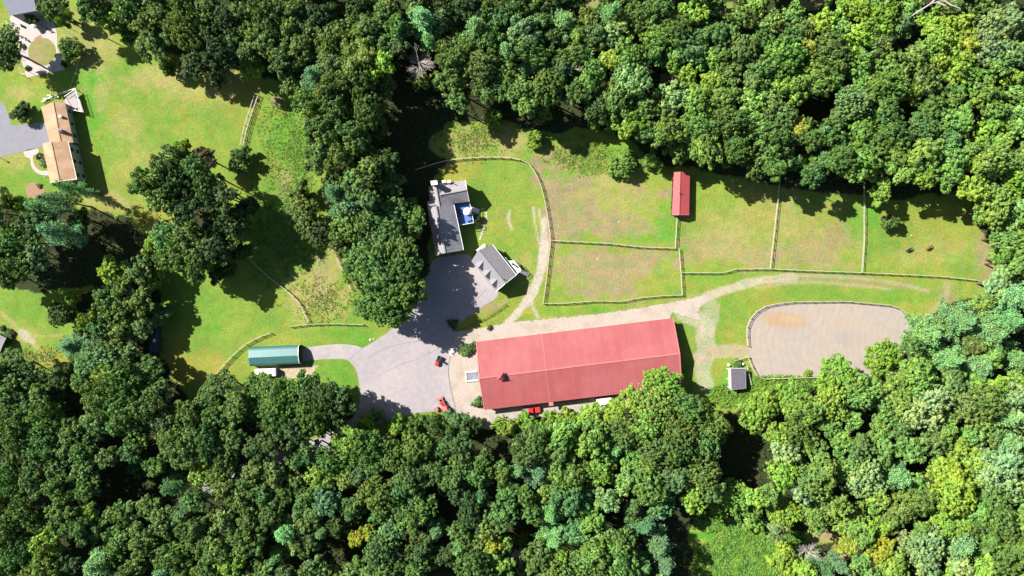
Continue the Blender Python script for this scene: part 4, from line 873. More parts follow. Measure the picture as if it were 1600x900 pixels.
sp = thing('sign_post', 'dark post on the pale concrete island near the barn corner', 'post', at(712, 546)); MB().box((0, 0, .7), (.14, .14, 1.4)).build('post', M_black, sp); MB().box((0, .1, 1.2), (.5, .05, .35)).build('board', M_black, sp)
for k, (x, y, s, lb) in enumerate([(579, 531, .5, 'pale boulder nearest the courtyard corner on the grass verge'), (584, 530, .35, 'small pale stone right of the boulder on the grass verge'), (934, 405, .35, 'lone white stone in the lower dirt paddock'), (967, 347, .3, 'single white stone in the upper dirt paddock'), (1424, 368, .3, 'white stone in the right paddock above the dark horse')]):
    mb = MB(); mb.lathe([(.4, 0), (.62, .15), (.5, .4), (.05, .5)], 8); o = mb.build('boulder', M_stone); o.location = at(x, y); o.scale = (s * 1.6, s * 1.2, s); tag(o, lb, 'stone')

# ---------------------------------------------------------------- trees
def quads_at(C, Nn, size, r):
    """small leaf faces centred at C with normals Nn"""
    n = len(C)
    Nn = Nn / (np.linalg.norm(Nn, axis=1, keepdims=True) + 1e-9)
    rv = r.normal(size=(n, 3)); U = np.cross(Nn, rv); U /= (np.linalg.norm(U, axis=1, keepdims=True) + 1e-9); W = np.cross(Nn, U)
    s = size * r.uniform(.6, 1.35, n)[:, None]; a = .62
    return np.stack([C - U * s, C - W * s * a + Nn * s * .15, C + U * s, C + W * s * a + Nn * s * .15], 1).reshape(-1, 3)
def fin(V, name, m):
    F = np.arange(len(V)).reshape(-1, 4); return np_mesh(name, V, F, m)
def crown_mesh(R, hz, seed, nl=9, leaf=.24, dens=1.0, name='crown', core=1.0, raw=False):
    """broadleaf crown: lobes on limbs, leaf clumps over the lobes, leaves over the clumps"""
    r = np.random.RandomState(seed); out = []
    lobes = [(0.1 * R * r.normal(), 0.1 * R * r.normal(), hz * .3, R * .48)]
    for i in range(nl):
        a = 2 * math.pi * (i + r.uniform(-.3, .3)) / nl; d = R * r.uniform(.42, .80)
        lobes.append((d * math.cos(a), d * math.sin(a), hz * r.uniform(-.5, .3), R * r.uniform(.22, .42)))
    for i in range(nl // 2):
        a = r.uniform(0, 2 * math.pi); d = R * r.uniform(.2, .45)
        lobes.append((d * math.cos(a), d * math.sin(a), hz * r.uniform(.1, .6), R * r.uniform(.2, .36)))
    for i in range(2 + seed % 3):      # stray limbs that break the outline
        a = r.uniform(0, 2 * math.pi); d = R * r.uniform(.85, 1.02); lobes.append((d * math.cos(a), d * math.sin(a), hz * r.uniform(-.6, .1), R * r.uniform(.13, .22)))
    for lx, ly, lz, lr in lobes:
        nc = max(10, int(8.2 * lr * lr * dens))
        u = r.uniform(-.4, 1, nc); t = r.uniform(0, 2 * math.pi, nc); q = np.sqrt(1 - u * u)
        D = np.stack([q * np.cos(t), q * np.sin(t), u], 1)
        P = np.array([lx, ly, lz]) + D * lr * np.array([1, 1, .8]) * r.uniform(.74, 1.22, nc)[:, None]
        keep = np.ones(nc, bool)          # no clumps buried inside other lobes
        for ox, oy, oz, orr in lobes:
            if (ox, oy) != (lx, ly): keep &= np.linalg.norm((P - [ox, oy, oz]) / [1, 1, .8], axis=1) > orr * .78
        P = P[keep]; D = D[keep]
        kq = int(26 * (.24 / leaf) ** 1.2); n = len(P)
        cr = np.repeat(r.uniform(.30, .80, n), kq)[:, None]; C = np.repeat(P, kq, 0); DD = np.repeat(D, kq, 0)
        e = r.normal(size=C.shape); e /= np.linalg.norm(e, axis=1, keepdims=True); e = e + DD * .55 + np.array([0, 0, .3]); e /= np.linalg.norm(e, axis=1, keepdims=True)
        pos = C + e * cr * np.array([1, 1, .75]) * r.uniform(.6, 1.05, len(C))[:, None]
        out.append(quads_at(pos, e + r.normal(size=C.shape) * .38, leaf * 1.08, r))
        ni = int(26 * lr * core)          # oversized hidden inner faces, added to block light and firm up shadows
        if ni:
            e = r.normal(size=(ni, 3)); e /= np.linalg.norm(e, axis=1, keepdims=True)
            out.append(quads_at(np.array([lx, ly, lz - .12 * lr]) + e * lr * .74 * np.array([1, 1, .72]) * r.uniform(.3, 1, ni)[:, None], e + [0, 0, .4], .72, r))
    if raw: return np.concatenate(out)
    return fin(np.concatenate(out), name, M_leaf)
def pine_mesh(R, hz, seed, name='crown'):
    """white pine crown: whorls of plumed branches, open between them"""
    r = np.random.RandomState(seed); out = []
    nw = 8; z0, z1 = -hz, hz
    for w in range(nw):
        f = w / (nw - 1); z = z0 + (z1 - z0) * f; Lw = R * (1 - f) ** .75 * r.uniform(.85, 1.1) + .5
        nbr = r.randint(5, 8); a0 = r.uniform(0, 6)
        for b_ in range(nbr):
            a = a0 + 2 * math.pi * b_ / nbr + r.uniform(-.25, .25); Lb = Lw * r.uniform(.65, 1.15)
            n = int(10 * Lb) + 8
            s = r.uniform(.12, 1, n) ** .8; side = r.normal(size=n) * (.14 + .30 * (1 - abs(s - .55))) * min(1.2, .35 * Lb + .3)
            x = s * Lb; zz = z + .25 * Lb * s ** 2 + r.normal(size=n) * .12
            C = np.stack([x * math.cos(a) - side * math.sin(a), x * math.sin(a) + side * math.cos(a), zz], 1)
            for k in range(4):
                C2 = C + r.normal(size=C.shape) * .2
                Nn = np.stack([r.normal(size=n) * .6, r.normal(size=n) * .6, np.ones(n)], 1)
                out.append(quads_at(C2, Nn, .20, r))
    return fin(np.concatenate(out), name, M_needle)
def trunk_mesh(hh, R, seed, zc, pine=False):
    r = random.Random(seed); mb = MB()
    top = (zc + R * .45) if not pine else hh * .96
    lean = (r.uniform(-.3, .3), r.uniform(-.3, .3))
    mb.tube([(lean[0] * t, lean[1] * t, top * t) for t in (0, .08, .4, .7, 1)], [.42, .3, .24, .16, .05], 7)
    for i in range(6 if not pine else 8):
        a = i * 2.4 + r.uniform(-.4, .4); z0 = top * r.uniform(.42, .8); q = R * r.uniform(.45, .7) * (1 if not pine else (1.1 - z0 / top))
        mb.tube([(0, 0, z0), (q * .5 * math.cos(a), q * .5 * math.sin(a), z0 + q * .35), (q * math.cos(a), q * math.sin(a), z0 + q * .55)], [.14, .08, .03], 5)
    return mb.mesh('trunk', M_bark)
KIND = {  # name -> list of (R, zhalf, height, crown mesh, trunk mesh)
}
def make_kinds():
    big = [(6.6, 3.6, 17, 101), (6.6, 3.2, 17, 102), (6.6, 4.0, 18, 103), (6.6, 3.4, 16, 104), (6.6, 3.8, 17, 105), (6.6, 3.4, 17, 106), (6.6, 3.0, 17, 107)]
    mid = [(4.6, 3.0, 15, 201), (4.6, 2.7, 14, 202), (4.6, 3.3, 15, 203), (4.6, 2.9, 14, 204), (4.6, 3.0, 15, 205), (4.6, 2.6, 15, 206), (4.6, 3.1, 15, 207)]
    sml = [(2.8, 2.4, 8, 301), (2.8, 2.2, 7, 302), (2.8, 2.6, 8, 303)]
    KIND['big'] = [(R, z, h, crown_mesh(R, z, s, 11, .25, .82), trunk_mesh(h, R, s, h - z)) for R, z, h, s in big]
    KIND['mid'] = [(R, z, h, crown_mesh(R, z, s, 8, .23, .95), trunk_mesh(h, R, s, h - z)) for R, z, h, s in mid]
    KIND['sml'] = [(R, z, h, crown_mesh(R, z, s, 6, .19, 1.5), trunk_mesh(h, R, s, h - z)) for R, z, h, s in sml]
    KIND['pine'] = [(5.0, 5.5, 19, pine_mesh(5.0, 5.5, s), trunk_mesh(19, 5, s, 13, True)) for s in (401, 402, 403, 404)]
make_kinds()
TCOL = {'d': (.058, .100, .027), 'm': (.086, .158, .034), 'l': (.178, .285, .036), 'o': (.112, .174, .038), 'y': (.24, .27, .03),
        'b': (.094, .188, .060), 'p': (.132, .268, .082), 'q': (.086, .180, .064), 'x': (.15, .105, .045), 'w': (.195, .285, .095), 'n': (.146, .252, .048)}  # last tone is a mid green brightened to carry the sun hotspot
TNAME = {'n': 'sun-brightened green broadleaf tree', 'd': 'dark green broadleaf tree', 'm': 'mid green broadleaf tree', 'l': 'bright yellow-green broadleaf tree', 'o': 'olive green broadleaf tree', 'y': 'yellowing broadleaf tree',  # dark green ones include trees added for shade
         'b': 'cool green broadleaf tree', 'p': 'pale blue-green pine', 'q': 'deep blue-green pine', 'x': 'browning broadleaf tree', 'w': 'pale grey-green broadleaf tree'}
T_ = []   # (x, y, r, colour[, height]) photo pixels of the crown centre
def tl(s):
    for tok in s.split():
        q = tok.split(','); T_.append((float(q[0]), float(q[1]), float(q[2]), q[3], float(q[4]) if len(q) > 4 else None))
tl("""3,72,30,m,13 84,12,22,m 101,28,13,l,9 107,74,19,o,6 31,176,15,d,5 140,6,26,m 168,28,22,l 200,10,28,m 222,34,20,m 252,18,24,m 200,52,17,o,11 236,70,27,o,14 286,8,28,m 285,45,28,m
320,20,26,m 365,56,18,b 348,28,24,d 375,12,25,m 392,52,20,m 390,100,19,l,12 342,82,24,d 300,98,22,d,12 262,103,14,o,8 335,118,16,d,10 415,20,28,m 450,14,25,m 420,66,27,o 452,44,20,m 472,72,24,o 500,20,24,d 530,46,24,m
512,66,24,m 550,76,24,o 577,46,25,o 560,8,25,d 602,20,25,m 622,46,22,m 545,106,20,o 596,98,20,l 490,118,27,q 452,128,17,o,12 516,134,28,m 560,130,28,m 600,132,20,m,14 480,160,24,m 522,166,30,m 572,170,28,m 500,200,26,m 548,208,26,m
588,200,15,m,12 660,28,31,p 692,26,19,p 668,62,16,p 742,40,23,p 778,30,20,b 718,62,18,o,12 655,124,14,o,9 681,130,10,q,9 712,86,28,m 750,104,28,m 706,122,24,m 716,158,19,m,14 790,78,20,p 785,142,18,m 770,184,13,l,7 700,8,24,d 730,4,22,d
820,46,26,w 881,34,28,p 835,8,18,m 883,64,14,p 920,30,18,o 955,20,26,p 960,50,20,w 900,90,26,o 818,106,15,p,13 846,105,14,p,13 855,134,30,o 845,170,20,o,13 930,140,20,q,13 953,74,14,p 950,95,15,l 985,88,26,m 987,126,30,w 1000,20,26,m 1030,16,24,m 1032,58,24,m 1060,50,24,m 1085,22,24,l
1077,72,26,b 1050,90,22,m 1155,28,22,o 1120,58,26,m 1160,78,26,o 1108,92,20,m 1190,62,20,m 1190,108,22,m 1074,118,18,l 1116,126,21,l 1052,150,24,w 1090,160,26,m 1012,166,22,m 985,190,27,l 1045,200,26,m 1092,196,27,m 1130,150,26,m 1142,190,28,o 1176,158,24,m 1182,200,26,m 930,190,13,l,9 957,184,18,m,12 836,218,13,l,5
1205,36,22,m 1230,88,30,m 1216,138,22,m 1275,122,28,m 1290,36,24,l 1320,14,18,l 1262,78,13,y 1300,76,28,o 1338,58,24,l 1374,28,30,l 1405,42,22,b 1372,74,22,o 1348,96,20,m 1380,104,24,m 1385,130,28,m 1425,144,21,l 1342,160,28,w 1388,176,26,m
1475,58,30,l 1456,38,22,l 1500,38,24,l 1514,70,16,y 1500,100,26,l 1462,98,22,l 1446,122,24,o 1570,36,32,w 1545,70,28,w 1586,82,26,w 1560,102,22,m 1520,120,20,m 1490,155,24,m 1540,150,24,m 1582,150,24,m 1460,166,20,m 1502,190,26,m 1452,200,28,m 1550,200,24,l 1592,196,24,m 1400,206,26,m 1350,206,26,m 1300,204,24,m 1250,202,15,y 1228,182,22,m 1420,8,20,m 1530,8,24,o 1485,12,16,o 1270,215,24,m 1215,215,26,m
1200,245,22,m,15 1265,252,14,l,12 1315,246,26,m 1350,250,24,m 1332,270,18,m,14 1362,264,18,l,13 1378,298,20,l,11 1392,347,13,d,6 1400,242,26,m 1432,262,17,m,14 1450,240,27,m 1490,248,26,m 1105,232,26,m 1150,232,26,m 1060,235,20,m,13 1180,262,18,m,13 1020,250,14,m,8 1230,250,16,m,14
103,292,17,p,21 84,312,20,q,23 136,300,11,p,9 58,322,18,p,13 86,362,27,q,24 6,312,16,m,10 32,318,14,l,8 22,376,34,m,17 14,420,26,m,17 50,350,22,d,14 52,402,24,d,15 120,342,17,d,12 70,425,18,d,11
226,280,26,o,13 258,252,26,m,14 268,288,34,d,17 300,262,18,m,14 318,246,18,x,11 322,292,28,m,16 345,306,22,d,15 250,312,22,o,13 282,232,15,l,8 376,250,21,m,6.5 256,366,26,b,15 290,366,26,m,17 270,400,28,m,17 302,412,26,m,16 236,388,14,l,10 176,425,24,l,14 216,420,22,m,15 242,436,18,l,9 345,345,26,d,15 335,385,26,d,15 350,420,15,d,8 375,330,18,d,12 285,330,22,d,14
474,334,28,o,12 452,328,20,o,10 492,358,22,d,11 470,300,16,m,9 498,248,22,m 530,250,26,m 562,236,24,m,15 555,286,24,m 572,312,18,b 615,282,14,m,12 522,300,22,q 525,330,18,q,13 588,334,36,m,14.5 560,356,28,o 622,334,24,m,11.5 628,364,25,o,11.5 588,384,38,o,14.5 560,402,24,m,13 590,434,42,m,16 630,420,30,m,15 600,474,38,m,16 638,456,24,m,16 572,480,18,m,12 612,490,20,m,13 548,430,12,l,6 505,225,20,m,13
98,492,22,d,8 108,465,12,l,6 136,500,19,l,9 165,470,24,m 186,490,24,m 216,474,24,m 250,490,17,b,8 210,512,22,o,10 108,540,22,q,9 150,556,28,b,13 130,575,22,b,11 166,580,20,l,13 200,550,20,m 186,600,30,m,16 222,596,28,m,17 152,622,30,m,16 192,642,30,m,17 226,640,28,m,17 240,612,22,m,14 150,662,24,m 20,572,24,m,12 42,592,26,d,13 15,612,24,m 22,656,30,m 62,652,30,m 85,602,22,d,12 110,575,12,d,7
284,660,32,o,14 345,602,24,m,12 362,640,26,m,14 396,640,20,m,12 325,625,22,m,12 408,606,24,m,13 430,620,32,m,14 470,612,28,m,14 500,624,28,d,16 530,630,23,d,16 482,652,28,m,18 434,655,30,m,18 522,646,20,d,16 589,648,12,w,4 572,665,19,l,7 620,665,16,l,7 650,660,13,m,6 716,660,22,b,8 680,665,18,m,8 740,668,14,d,6
1036,600,28,l,13 992,622,22,l,11 1025,638,34,m,15 1080,642,30,m,15 1112,670,28,m,15 1056,682,30,o,16 962,646,22,l,10 922,651,21,l,10 888,657,20,l,9 856,662,18,l,8 824,663,17,l,7 790,667,19,l,7 880,682,26,m 840,692,26,m 930,682,26,m 980,682,28,o 1010,670,24,m
1190,642,34,l,13 1232,622,26,l,12 1385,562,30,l,13 1310,590,32,l,12 1350,617,28,m 1300,632,28,l 1265,642,26,m 1400,602,24,m 1452,522,34,q,16 1502,502,34,q,17 1550,522,36,p,18 1482,562,32,q,17 1530,572,30,q,17 1588,560,26,q 1580,502,28,p 1592,462,26,q 1562,442,26,w,12 1545,475,20,m,11 1412,632,28,b 1450,632,34,w 1502,632,30,o 1546,632,28,o 1580,622,24,w 1594,626,10,y 1570,652,26,q
1530,260,20,l 1560,250,28,m 1592,280,24,l 1520,296,24,l 1560,322,30,m 1594,330,24,m 1580,370,28,b,14 1568,404,16,b,10 1592,410,24,m 1540,330,18,m,12""")
tl("""20,692,28,m 62,702,28,m 102,702,24,m 130,738,22,o 216,726,18,b,9 140,802,14,l 276,702,32,o 320,692,26,m 350,722,26,m 266,762,20,q 286,802,22,q 320,842,18,q 312,742,20,l 342,762,26,o 346,812,22,o 380,782,22,m 190,806,24,m 230,792,20,m 220,842,26,m 150,880,30,p,18 215,882,14,x 250,896,18,p 120,832,26,m 66,852,26,l 30,802,28,m 30,862,28,m 10,752,28,m 50,752,26,m 90,762,26,m 95,802,22,m 270,872,26,m 355,882,22,l 386,852,26,m 400,715,20,d,12
430,742,24,o 412,775,20,m 520,722,28,m 495,742,20,l 570,702,30,m 610,712,28,m 542,692,26,l 650,702,26,m 640,742,26,m 718,692,24,d 690,700,20,m 510,786,24,b 586,772,28,o 550,796,18,m 620,792,20,m 446,832,26,p 465,800,16,p 502,832,16,p 430,872,16,p 575,832,12,y 556,842,12,y 560,885,13,x 592,860,28,b 610,832,22,b 640,810,22,m 680,832,18,p 715,856,18,p 667,878,15,l,9 690,765,10,q,9 746,742,22,m 750,776,16,q 765,822,24,o 770,850,13,y 786,802,22,m 795,770,18,m 782,890,24,m 490,890,24,m 600,892,24,m 680,740,20,m
830,702,28,m 870,712,26,o 840,742,26,q 810,736,16,p 900,746,26,o 960,702,22,p 942,735,22,m 950,782,22,w 1020,706,30,o 1016,764,30,o 1060,702,30,m 1102,702,28,m 1100,740,28,o 1085,782,24,l 1150,776,28,m,11 1170,802,24,m,8 1125,790,20,l,8 860,802,26,p 866,842,26,p 870,870,16,l 815,846,12,x,10 820,886,15,l,9 925,812,22,m 942,832,18,m 930,872,28,m 970,880,26,m 1006,822,22,q 1030,852,26,q 1005,882,16,p 1040,885,20,q
1216,684,20,l 1270,694,20,m 1315,690,22,m 1225,742,26,l 1286,746,30,m 1322,732,22,m 1355,750,30,w 1406,746,26,p 1376,702,24,m 1422,704,24,m 1460,690,24,o 1495,760,36,l 1440,782,26,o 1410,802,26,o 1332,812,28,m,13 1282,800,30,b,12 1226,802,28,l,11 1215,832,14,w 1550,776,28,b 1565,732,34,w 1590,766,22,w 1576,692,26,q 1500,850,34,p 1450,860,34,w 1380,860,20,y 1325,852,14,y 1566,822,28,o 1582,870,32,o 1540,892,22,l 1312,884,18,q 1290,896,20,q 1228,870,26,l,8 1400,892,26,l 1496,710,24,l 1530,720,20,l 1370,780,22,m 1350,840,20,m 1530,800,22,m 1475,800,22,l
973,260,20,m,6.5 50,30,8,m,4 100,100,5,d,3 33,168,8,m,4 362,352,22,d,16 385,322,15,d,11 338,428,14,d,9 372,392,17,d,10 452,674,22,d,19 425,690,20,d,19 468,682,15,d,16 480,706,19,m,17 462,716,16,m,15 400,700,18,d,18 505,662,16,d,15 520,284,19,m,15 545,316,22,b,17 536,356,23,o,15 602,296,24,m,14 636,322,14,m,9.8 600,252,20,d,16 530,378,15,o,11 578,262,18,m,19""")  # includes dark trees added to fill ground shade and to shade the road
gaps = [(165,362,48),(120,395,36),(205,375,36),(110,430,26),(150,400,40),(370,300,26),(385,350,34),(205,765,30),(170,692,14),(100,622,18),(245,690,18),(420,690,22),(500,682,16),(520,862,18),(1160,740,26),(1140,705,20),(1080,850,36),(1105,880,40),(1180,860,60),(1060,812,20),(960,820,14),(775,700,14),
        (1205,12,12),(1270,8,20),(1272,168,18),(1418,62,14),(1437,172,14),(1470,132,16),(1045,122,14),(1140,18,12),(925,6,10),(1282,838,22),(1318,860,12),(650,98,20),(640,200,60),(640,260,40),(270,620,30),(640,150,35),
        (1250,855,25),(1170,700,22),(1190,720,20),(540,860,14),(700,790,12),(690,900,12),(1440,5,14),(895,190,30),(860,200,20),(755,690,12),(400,690,25),(190,400,40),(200,340,40),(1230,230,10),(780,20,8),(1050,112,10)]
hand = list(T_)
fr = random.Random(5)
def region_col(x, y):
    if x > 1150 and y > 600: return fr.choice('nllownb')  # lower-right mix leans pale: hotspot brightness put into leaf colour
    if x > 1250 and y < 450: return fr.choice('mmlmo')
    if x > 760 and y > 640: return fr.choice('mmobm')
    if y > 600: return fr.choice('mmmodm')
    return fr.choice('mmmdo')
allt = [(x, y, r_) for x, y, r_, *_ in T_]
cand = [(fr.uniform(-60, 1660), fr.uniform(-60, 960)) for _ in range(12000)]
for x, y in cand:
    off = not (0 <= x <= 1600 and 0 <= y <= 900)
    if not any(in_poly(np.array(x), np.array(y), P) for P in FOREST): continue
    r_ = fr.uniform(24, 34) if off else fr.uniform(14, 30)
    if not off:   # keep clear of the wood's rim: those trees were surveyed one by one
        if not all(any(in_poly(np.array(x + dx), np.array(y + dy), P) for P in FOREST) for dx, dy in ((22, 0), (-22, 0), (0, 22), (0, -26))): continue
    if any(math.hypot(x - a, y - b_) < (r_ + c) * (.70 if off else .60) for a, b_, c in allt): continue
    if any(math.hypot(x - a, y - b_) < c + r_ * .6 for a, b_, c in gaps): continue
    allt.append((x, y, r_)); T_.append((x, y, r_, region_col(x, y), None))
print('trees', len(hand), len(T_))
LAND = [(905, 565, 'the red barn'), (700, 345, 'the grey house'), (771, 420, 'the askew garage'), (435, 556, 'the green carport'), (1065, 303, 'the red shelter'), (1152, 592, 'the dark shed'),
        (103, 222, 'the tan-roofed house'), (1295, 530, 'the riding arena'), (690, 600, 'the courtyard'), (66, 81, 'the patio lawn'),
        (655, 100, 'the leafless tree'), (893, 112, 'the bare crown'), (1432, 20, 'the fallen trunk'), (1262, 862, 'the brown clearing'), (1175, 860, 'the bramble clearing'), (1433, 389, 'the two horses'), (378, 200, 'the slanting fences'),
        (318, 246, 'the dark red tree'), (565, 835, 'the yellow trees'), (150, 880, 'the big bottom-left pine'), (1245, 90, 'the upper yellow tree'), (215, 726, 'the shaded gap'), (480, 395, 'the weedy meadow'), (40, 520, 'the worn path'), (243, 532, 'the navy trailer'),
        (1380, 860, 'the lower yellow tree'), (975, 262, 'the lone paddock tree'), (1045, 122, 'the brown gap'), (480, 695, 'the shaded road')]
def where(x, y):
    d, lx, ly, n = min((math.hypot(x - a, y - b_), a, b_, n) for a, b_, n in LAND)
    v = 'above' if y < ly - 18 else 'below' if y > ly + 18 else ''
    h = 'left' if x < lx - 18 else 'right' if x > lx + 18 else ''
    rel = (('well ' if d > 110 else '') + v + ' ' + h + (' of' if h else '')).strip() or 'beside'
    return f'{rel} {n}'
tr = random.Random(3)
def spec(x, y, r_, k, hh):
    if k in 'mb' and (x > 1140 and y > 560 or x > 1490): k = 'n'  # swaps by region to a brighter leaf tone, painting in the sun hotspot
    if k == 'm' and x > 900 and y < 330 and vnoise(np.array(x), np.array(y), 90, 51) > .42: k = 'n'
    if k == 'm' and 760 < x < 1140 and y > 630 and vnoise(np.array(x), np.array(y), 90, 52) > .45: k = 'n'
    if k == 'm' and x < 760 and y < 500 and vnoise(np.array(x), np.array(y), 80, 53) > .62: k = 'o'
    if k == 'x' and y > 700: k = 'o'
    if k == 'q' and x > 1420: k = 'p'
    if k == 'd' and x > 1000: k = 'm'
    rm = r_ / S * .96
    if hh is None:
        hh = min(21.5, 13.5 + rm * 1.05 + tr.uniform(-1.5, 1.5)) + (1.0 if k in 'pq' else 0)
        if 470 < x < 640 and 90 < y < 320: hh = max(hh, 21.5)
    elif hh > 13: hh *= 1.12
    if 220 < x < 348 and 240 < y < 425 and hh > 12: hh = (24.5 if y < 345 else 18.5) + tr.uniform(-1, 1)
    if 90 < x < 268 and 405 < y < 600: hh = min(hh, 12.5)
    if 226 < x < 345 and 345 < y < 425: hh = min(hh, 17)
    if x < 75 and 320 < y < 440 and hh > 12: hh = 22 + tr.uniform(-1, 1)
    v = 1.13 * tr.uniform(.88, 1.1) * (.86 + .3 * float(vnoise(np.array(x), np.array(y), 70, 54))); c = TCOL[k]
    return k, rm, hh, (c[0] * v * tr.uniform(.88, 1.14), c[1] * v, c[2] * v * tr.uniform(.85, 1.2))
used = {}
def place_tree(x, y, r_, k0, h_):
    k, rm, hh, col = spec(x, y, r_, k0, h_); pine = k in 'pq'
    vs = KIND['pine' if pine else ('big' if rm > 5.1 else 'mid' if rm > 3.2 else 'sml')]
    R, zh, h0, cm, tm = vs[tr.randrange(len(vs))]
    zc = h0 - zh - (.3 if pine else 0); sxy = rm / R; sz = hh / h0; p = at(x, y, (zc * sz + 1.0) if hh > 9.6 else hh * .55)
    size = 'tall' if rm > 5.2 else 'small' if rm < 3.0 else 'medium'
    lb = ' '.join(f'{size} {TNAME[k]} {where(x, y)}'.split())
    T = thing('pine_tree' if pine else 'broadleaf_tree', lb, 'tree', (p.x, p.y, 0), tr.uniform(0, 6.28), 'pines in the woods' if pine else 'broadleaf trees of the woods and lawns')
    used.setdefault(lb, []).append((x, y, T))
    e_ = tr.uniform(.86, 1.17); T.scale = (sxy * e_, sxy / e_, sz)
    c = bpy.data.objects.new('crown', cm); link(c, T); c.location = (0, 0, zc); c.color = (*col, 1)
    if hh <= 9.6: c.location.z = h0 * .52; c.scale = (1, 1, h0 * .44 / zh)
    link(bpy.data.objects.new('trunk', tm), T)
hand_on = [t for t in T_ if -12 <= t[0] <= 1612 and -12 <= t[1] <= 912]; off = [t for t in T_ if t not in hand_on]
pines = [t for t in hand_on if t[3] in 'pq']; broad = sorted([t for t in hand_on if t[3] not in 'pq'], key=lambda t: -t[2])
lone = [t for t in broad if t[2] < 25 and t[4] is not None and t[4] <= 12]      # small trees standing free on lawns and rims
rest = [t for t in broad if t not in lone]
single = rest[:296 - len(lone)] + lone; joined = rest[296 - len(lone):]
for t in pines + single: place_tree(*t)
ORD = ['', 'second', 'third', 'fourth', 'fifth', 'sixth', 'seventh', 'eighth', 'ninth', 'tenth', 'eleventh', 'twelfth']
for lb, L_ in used.items():
    if len(L_) > 1:
        L_.sort(key=lambda q: q[0])
        for i, (x, y, T) in enumerate(L_):
            T['label'] = lb + (', leftmost of them' if i == 0 else ', rightmost of them' if i == len(L_) - 1 else f', {ORD[min(i, 11)]} from left')
# the smaller woodland trees past the first three hundred, and those beyond the picture, as one mass
raws = {'mid': [crown_mesh(4.6, 3.8, 900 + i, 8, .38, .5, core=.8, raw=True) for i in range(4)], 'sml': [crown_mesh(2.8, 2.4, 910 + i, 6, .30, .9, core=.8, raw=True) for i in range(2)],
        'far': [crown_mesh(6.0, 4.5, 920 + i, 8, .62, .4, core=1.2, raw=True) for i in range(2)]}
VV = []; CC = []
def trunk_quads(h, r_):
    out = []
    for k in range(5):
        a, b_ = 2 * math.pi * k / 5, 2 * math.pi * (k + 1) / 5
        out += [(r_ * math.cos(a), r_ * math.sin(a), 0), (r_ * math.cos(b_), r_ * math.sin(b_), 0), (.4 * r_ * math.cos(b_), .4 * r_ * math.sin(b_), h), (.4 * r_ * math.cos(a), .4 * r_ * math.sin(a), h)]
    return np.array(out)
for t in joined + off:
    isoff = t in off
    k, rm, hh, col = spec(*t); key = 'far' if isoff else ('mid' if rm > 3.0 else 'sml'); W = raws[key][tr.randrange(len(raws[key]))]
    R = {'far': 6.0, 'mid': 4.6, 'sml': 2.8}[key]; sc_ = rm / R; zc = hh - {'far': 4.5, 'mid': 3.8, 'sml': 2.4}[key] * sc_; p = at(t[0], t[1], zc); a = tr.uniform(0, 6.28)
    ca, sa = math.cos(a) * sc_, math.sin(a) * sc_
    V_ = np.stack([W[:, 0] * ca - W[:, 1] * sa + p.x, W[:, 0] * sa + W[:, 1] * ca + p.y, W[:, 2] * sc_ + zc], 1); TQ = trunk_quads(zc, .25) + [p.x, p.y, 0]
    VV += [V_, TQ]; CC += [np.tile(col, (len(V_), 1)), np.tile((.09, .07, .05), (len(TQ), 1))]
VV = np.concatenate(VV); CC = np.concatenate(CC)
wd = bpy.data.objects.new('woodland', np_mesh('woodland', VV, np.arange(len(VV)).reshape(-1, 4), M_leaf_mixed, CC)); COL.objects.link(wd); tag(wd, kind='stuff')
print('pines', len(pines), 'single', len(single), 'joined', len(joined), 'off', len(off), 'stuff quads', len(VV) // 4, 'big', len(KIND['big'][0][3].polygons), len(KIND['mid'][0][3].polygons), len(KIND['sml'][0][3].polygons), len(KIND['pine'][0][3].polygons))

# shrubs beside buildings
def shrub(x, y, r_, hgt, k, lb):
    p = at(x, y, hgt * .6); R, zh, h0, cm, tm = KIND['sml'][tr.randrange(3)]
    T = thing('shrub', lb, 'shrub', (p.x, p.y, 0), tr.uniform(0, 6)); s = r_ / S / R
    c = bpy.data.objects.new('foliage', cm); link(c, T); c.scale = (s, s, hgt / (2.2 * zh)); c.location = (0, 0, hgt * .45); c.color = (*TCOL[k], 1)
    MB().tube([(0, 0, 0), (0, 0, hgt * .6)], [.06, .03], 6).build('stem', M_bark, T)
for a in [(731, 545, 10, 2.2, 'm', 'round green shrub at the top left corner of the red barn'), (739, 541, 7, 1.8, 'm', 'smaller green shrub touching the top left barn corner'), (724, 550, 5.5, 1.2, 'l', 'yellow-green shrub beside the pale stone island'), (747, 630, 9, 2.0, 'm', 'green shrub at the bottom left corner of the red barn'),
          (1153, 570, 8, 1.4, 'm', 'weedy green shrub just above the small dark shed'), (60, 244, 5, 1.3, 'd', 'dark shrub in the curve of the garden path'), (70, 254, 8, 1.4, 'm', 'green shrub inside the curved garden path'), (3, 514, 5, 1.2, 'd', 'dark round shrub at the very left edge of the left field'),
          (14, 520, 6, 1.3, 'd', 'second dark round shrub from the left edge of the left field'), (42, 106, 4, 1.1, 'm', 'small green shrub at the lower left of the patio'), (33, 71, 4, 1.1, 'b', 'small shrub on the left rim of the patio'), (60, 290, 4, .8, 'm', 'small shrub in the brown planting bed'),
          (8, 527, 9, 1.5, 'm', 'green shrub above the dark shed roof at the left edge'), (765, 512, 4, .9, 'd', 'small weed clump on the bank below the courtyard'), (707, 506, 8, 1.5, 'd', 'dark shrub at the courtyard edge by the black rail'), (663, 425, 8, 1.6, 'd', 'shrub at the left edge of the courtyard in shade'),
          (745, 397, 4, 1., 'm', 'small shrub between house and garage'), (1262, 585, 7, 1.4, 'l', 'bright shrub at the arena bottom fence')]: shrub(*a)
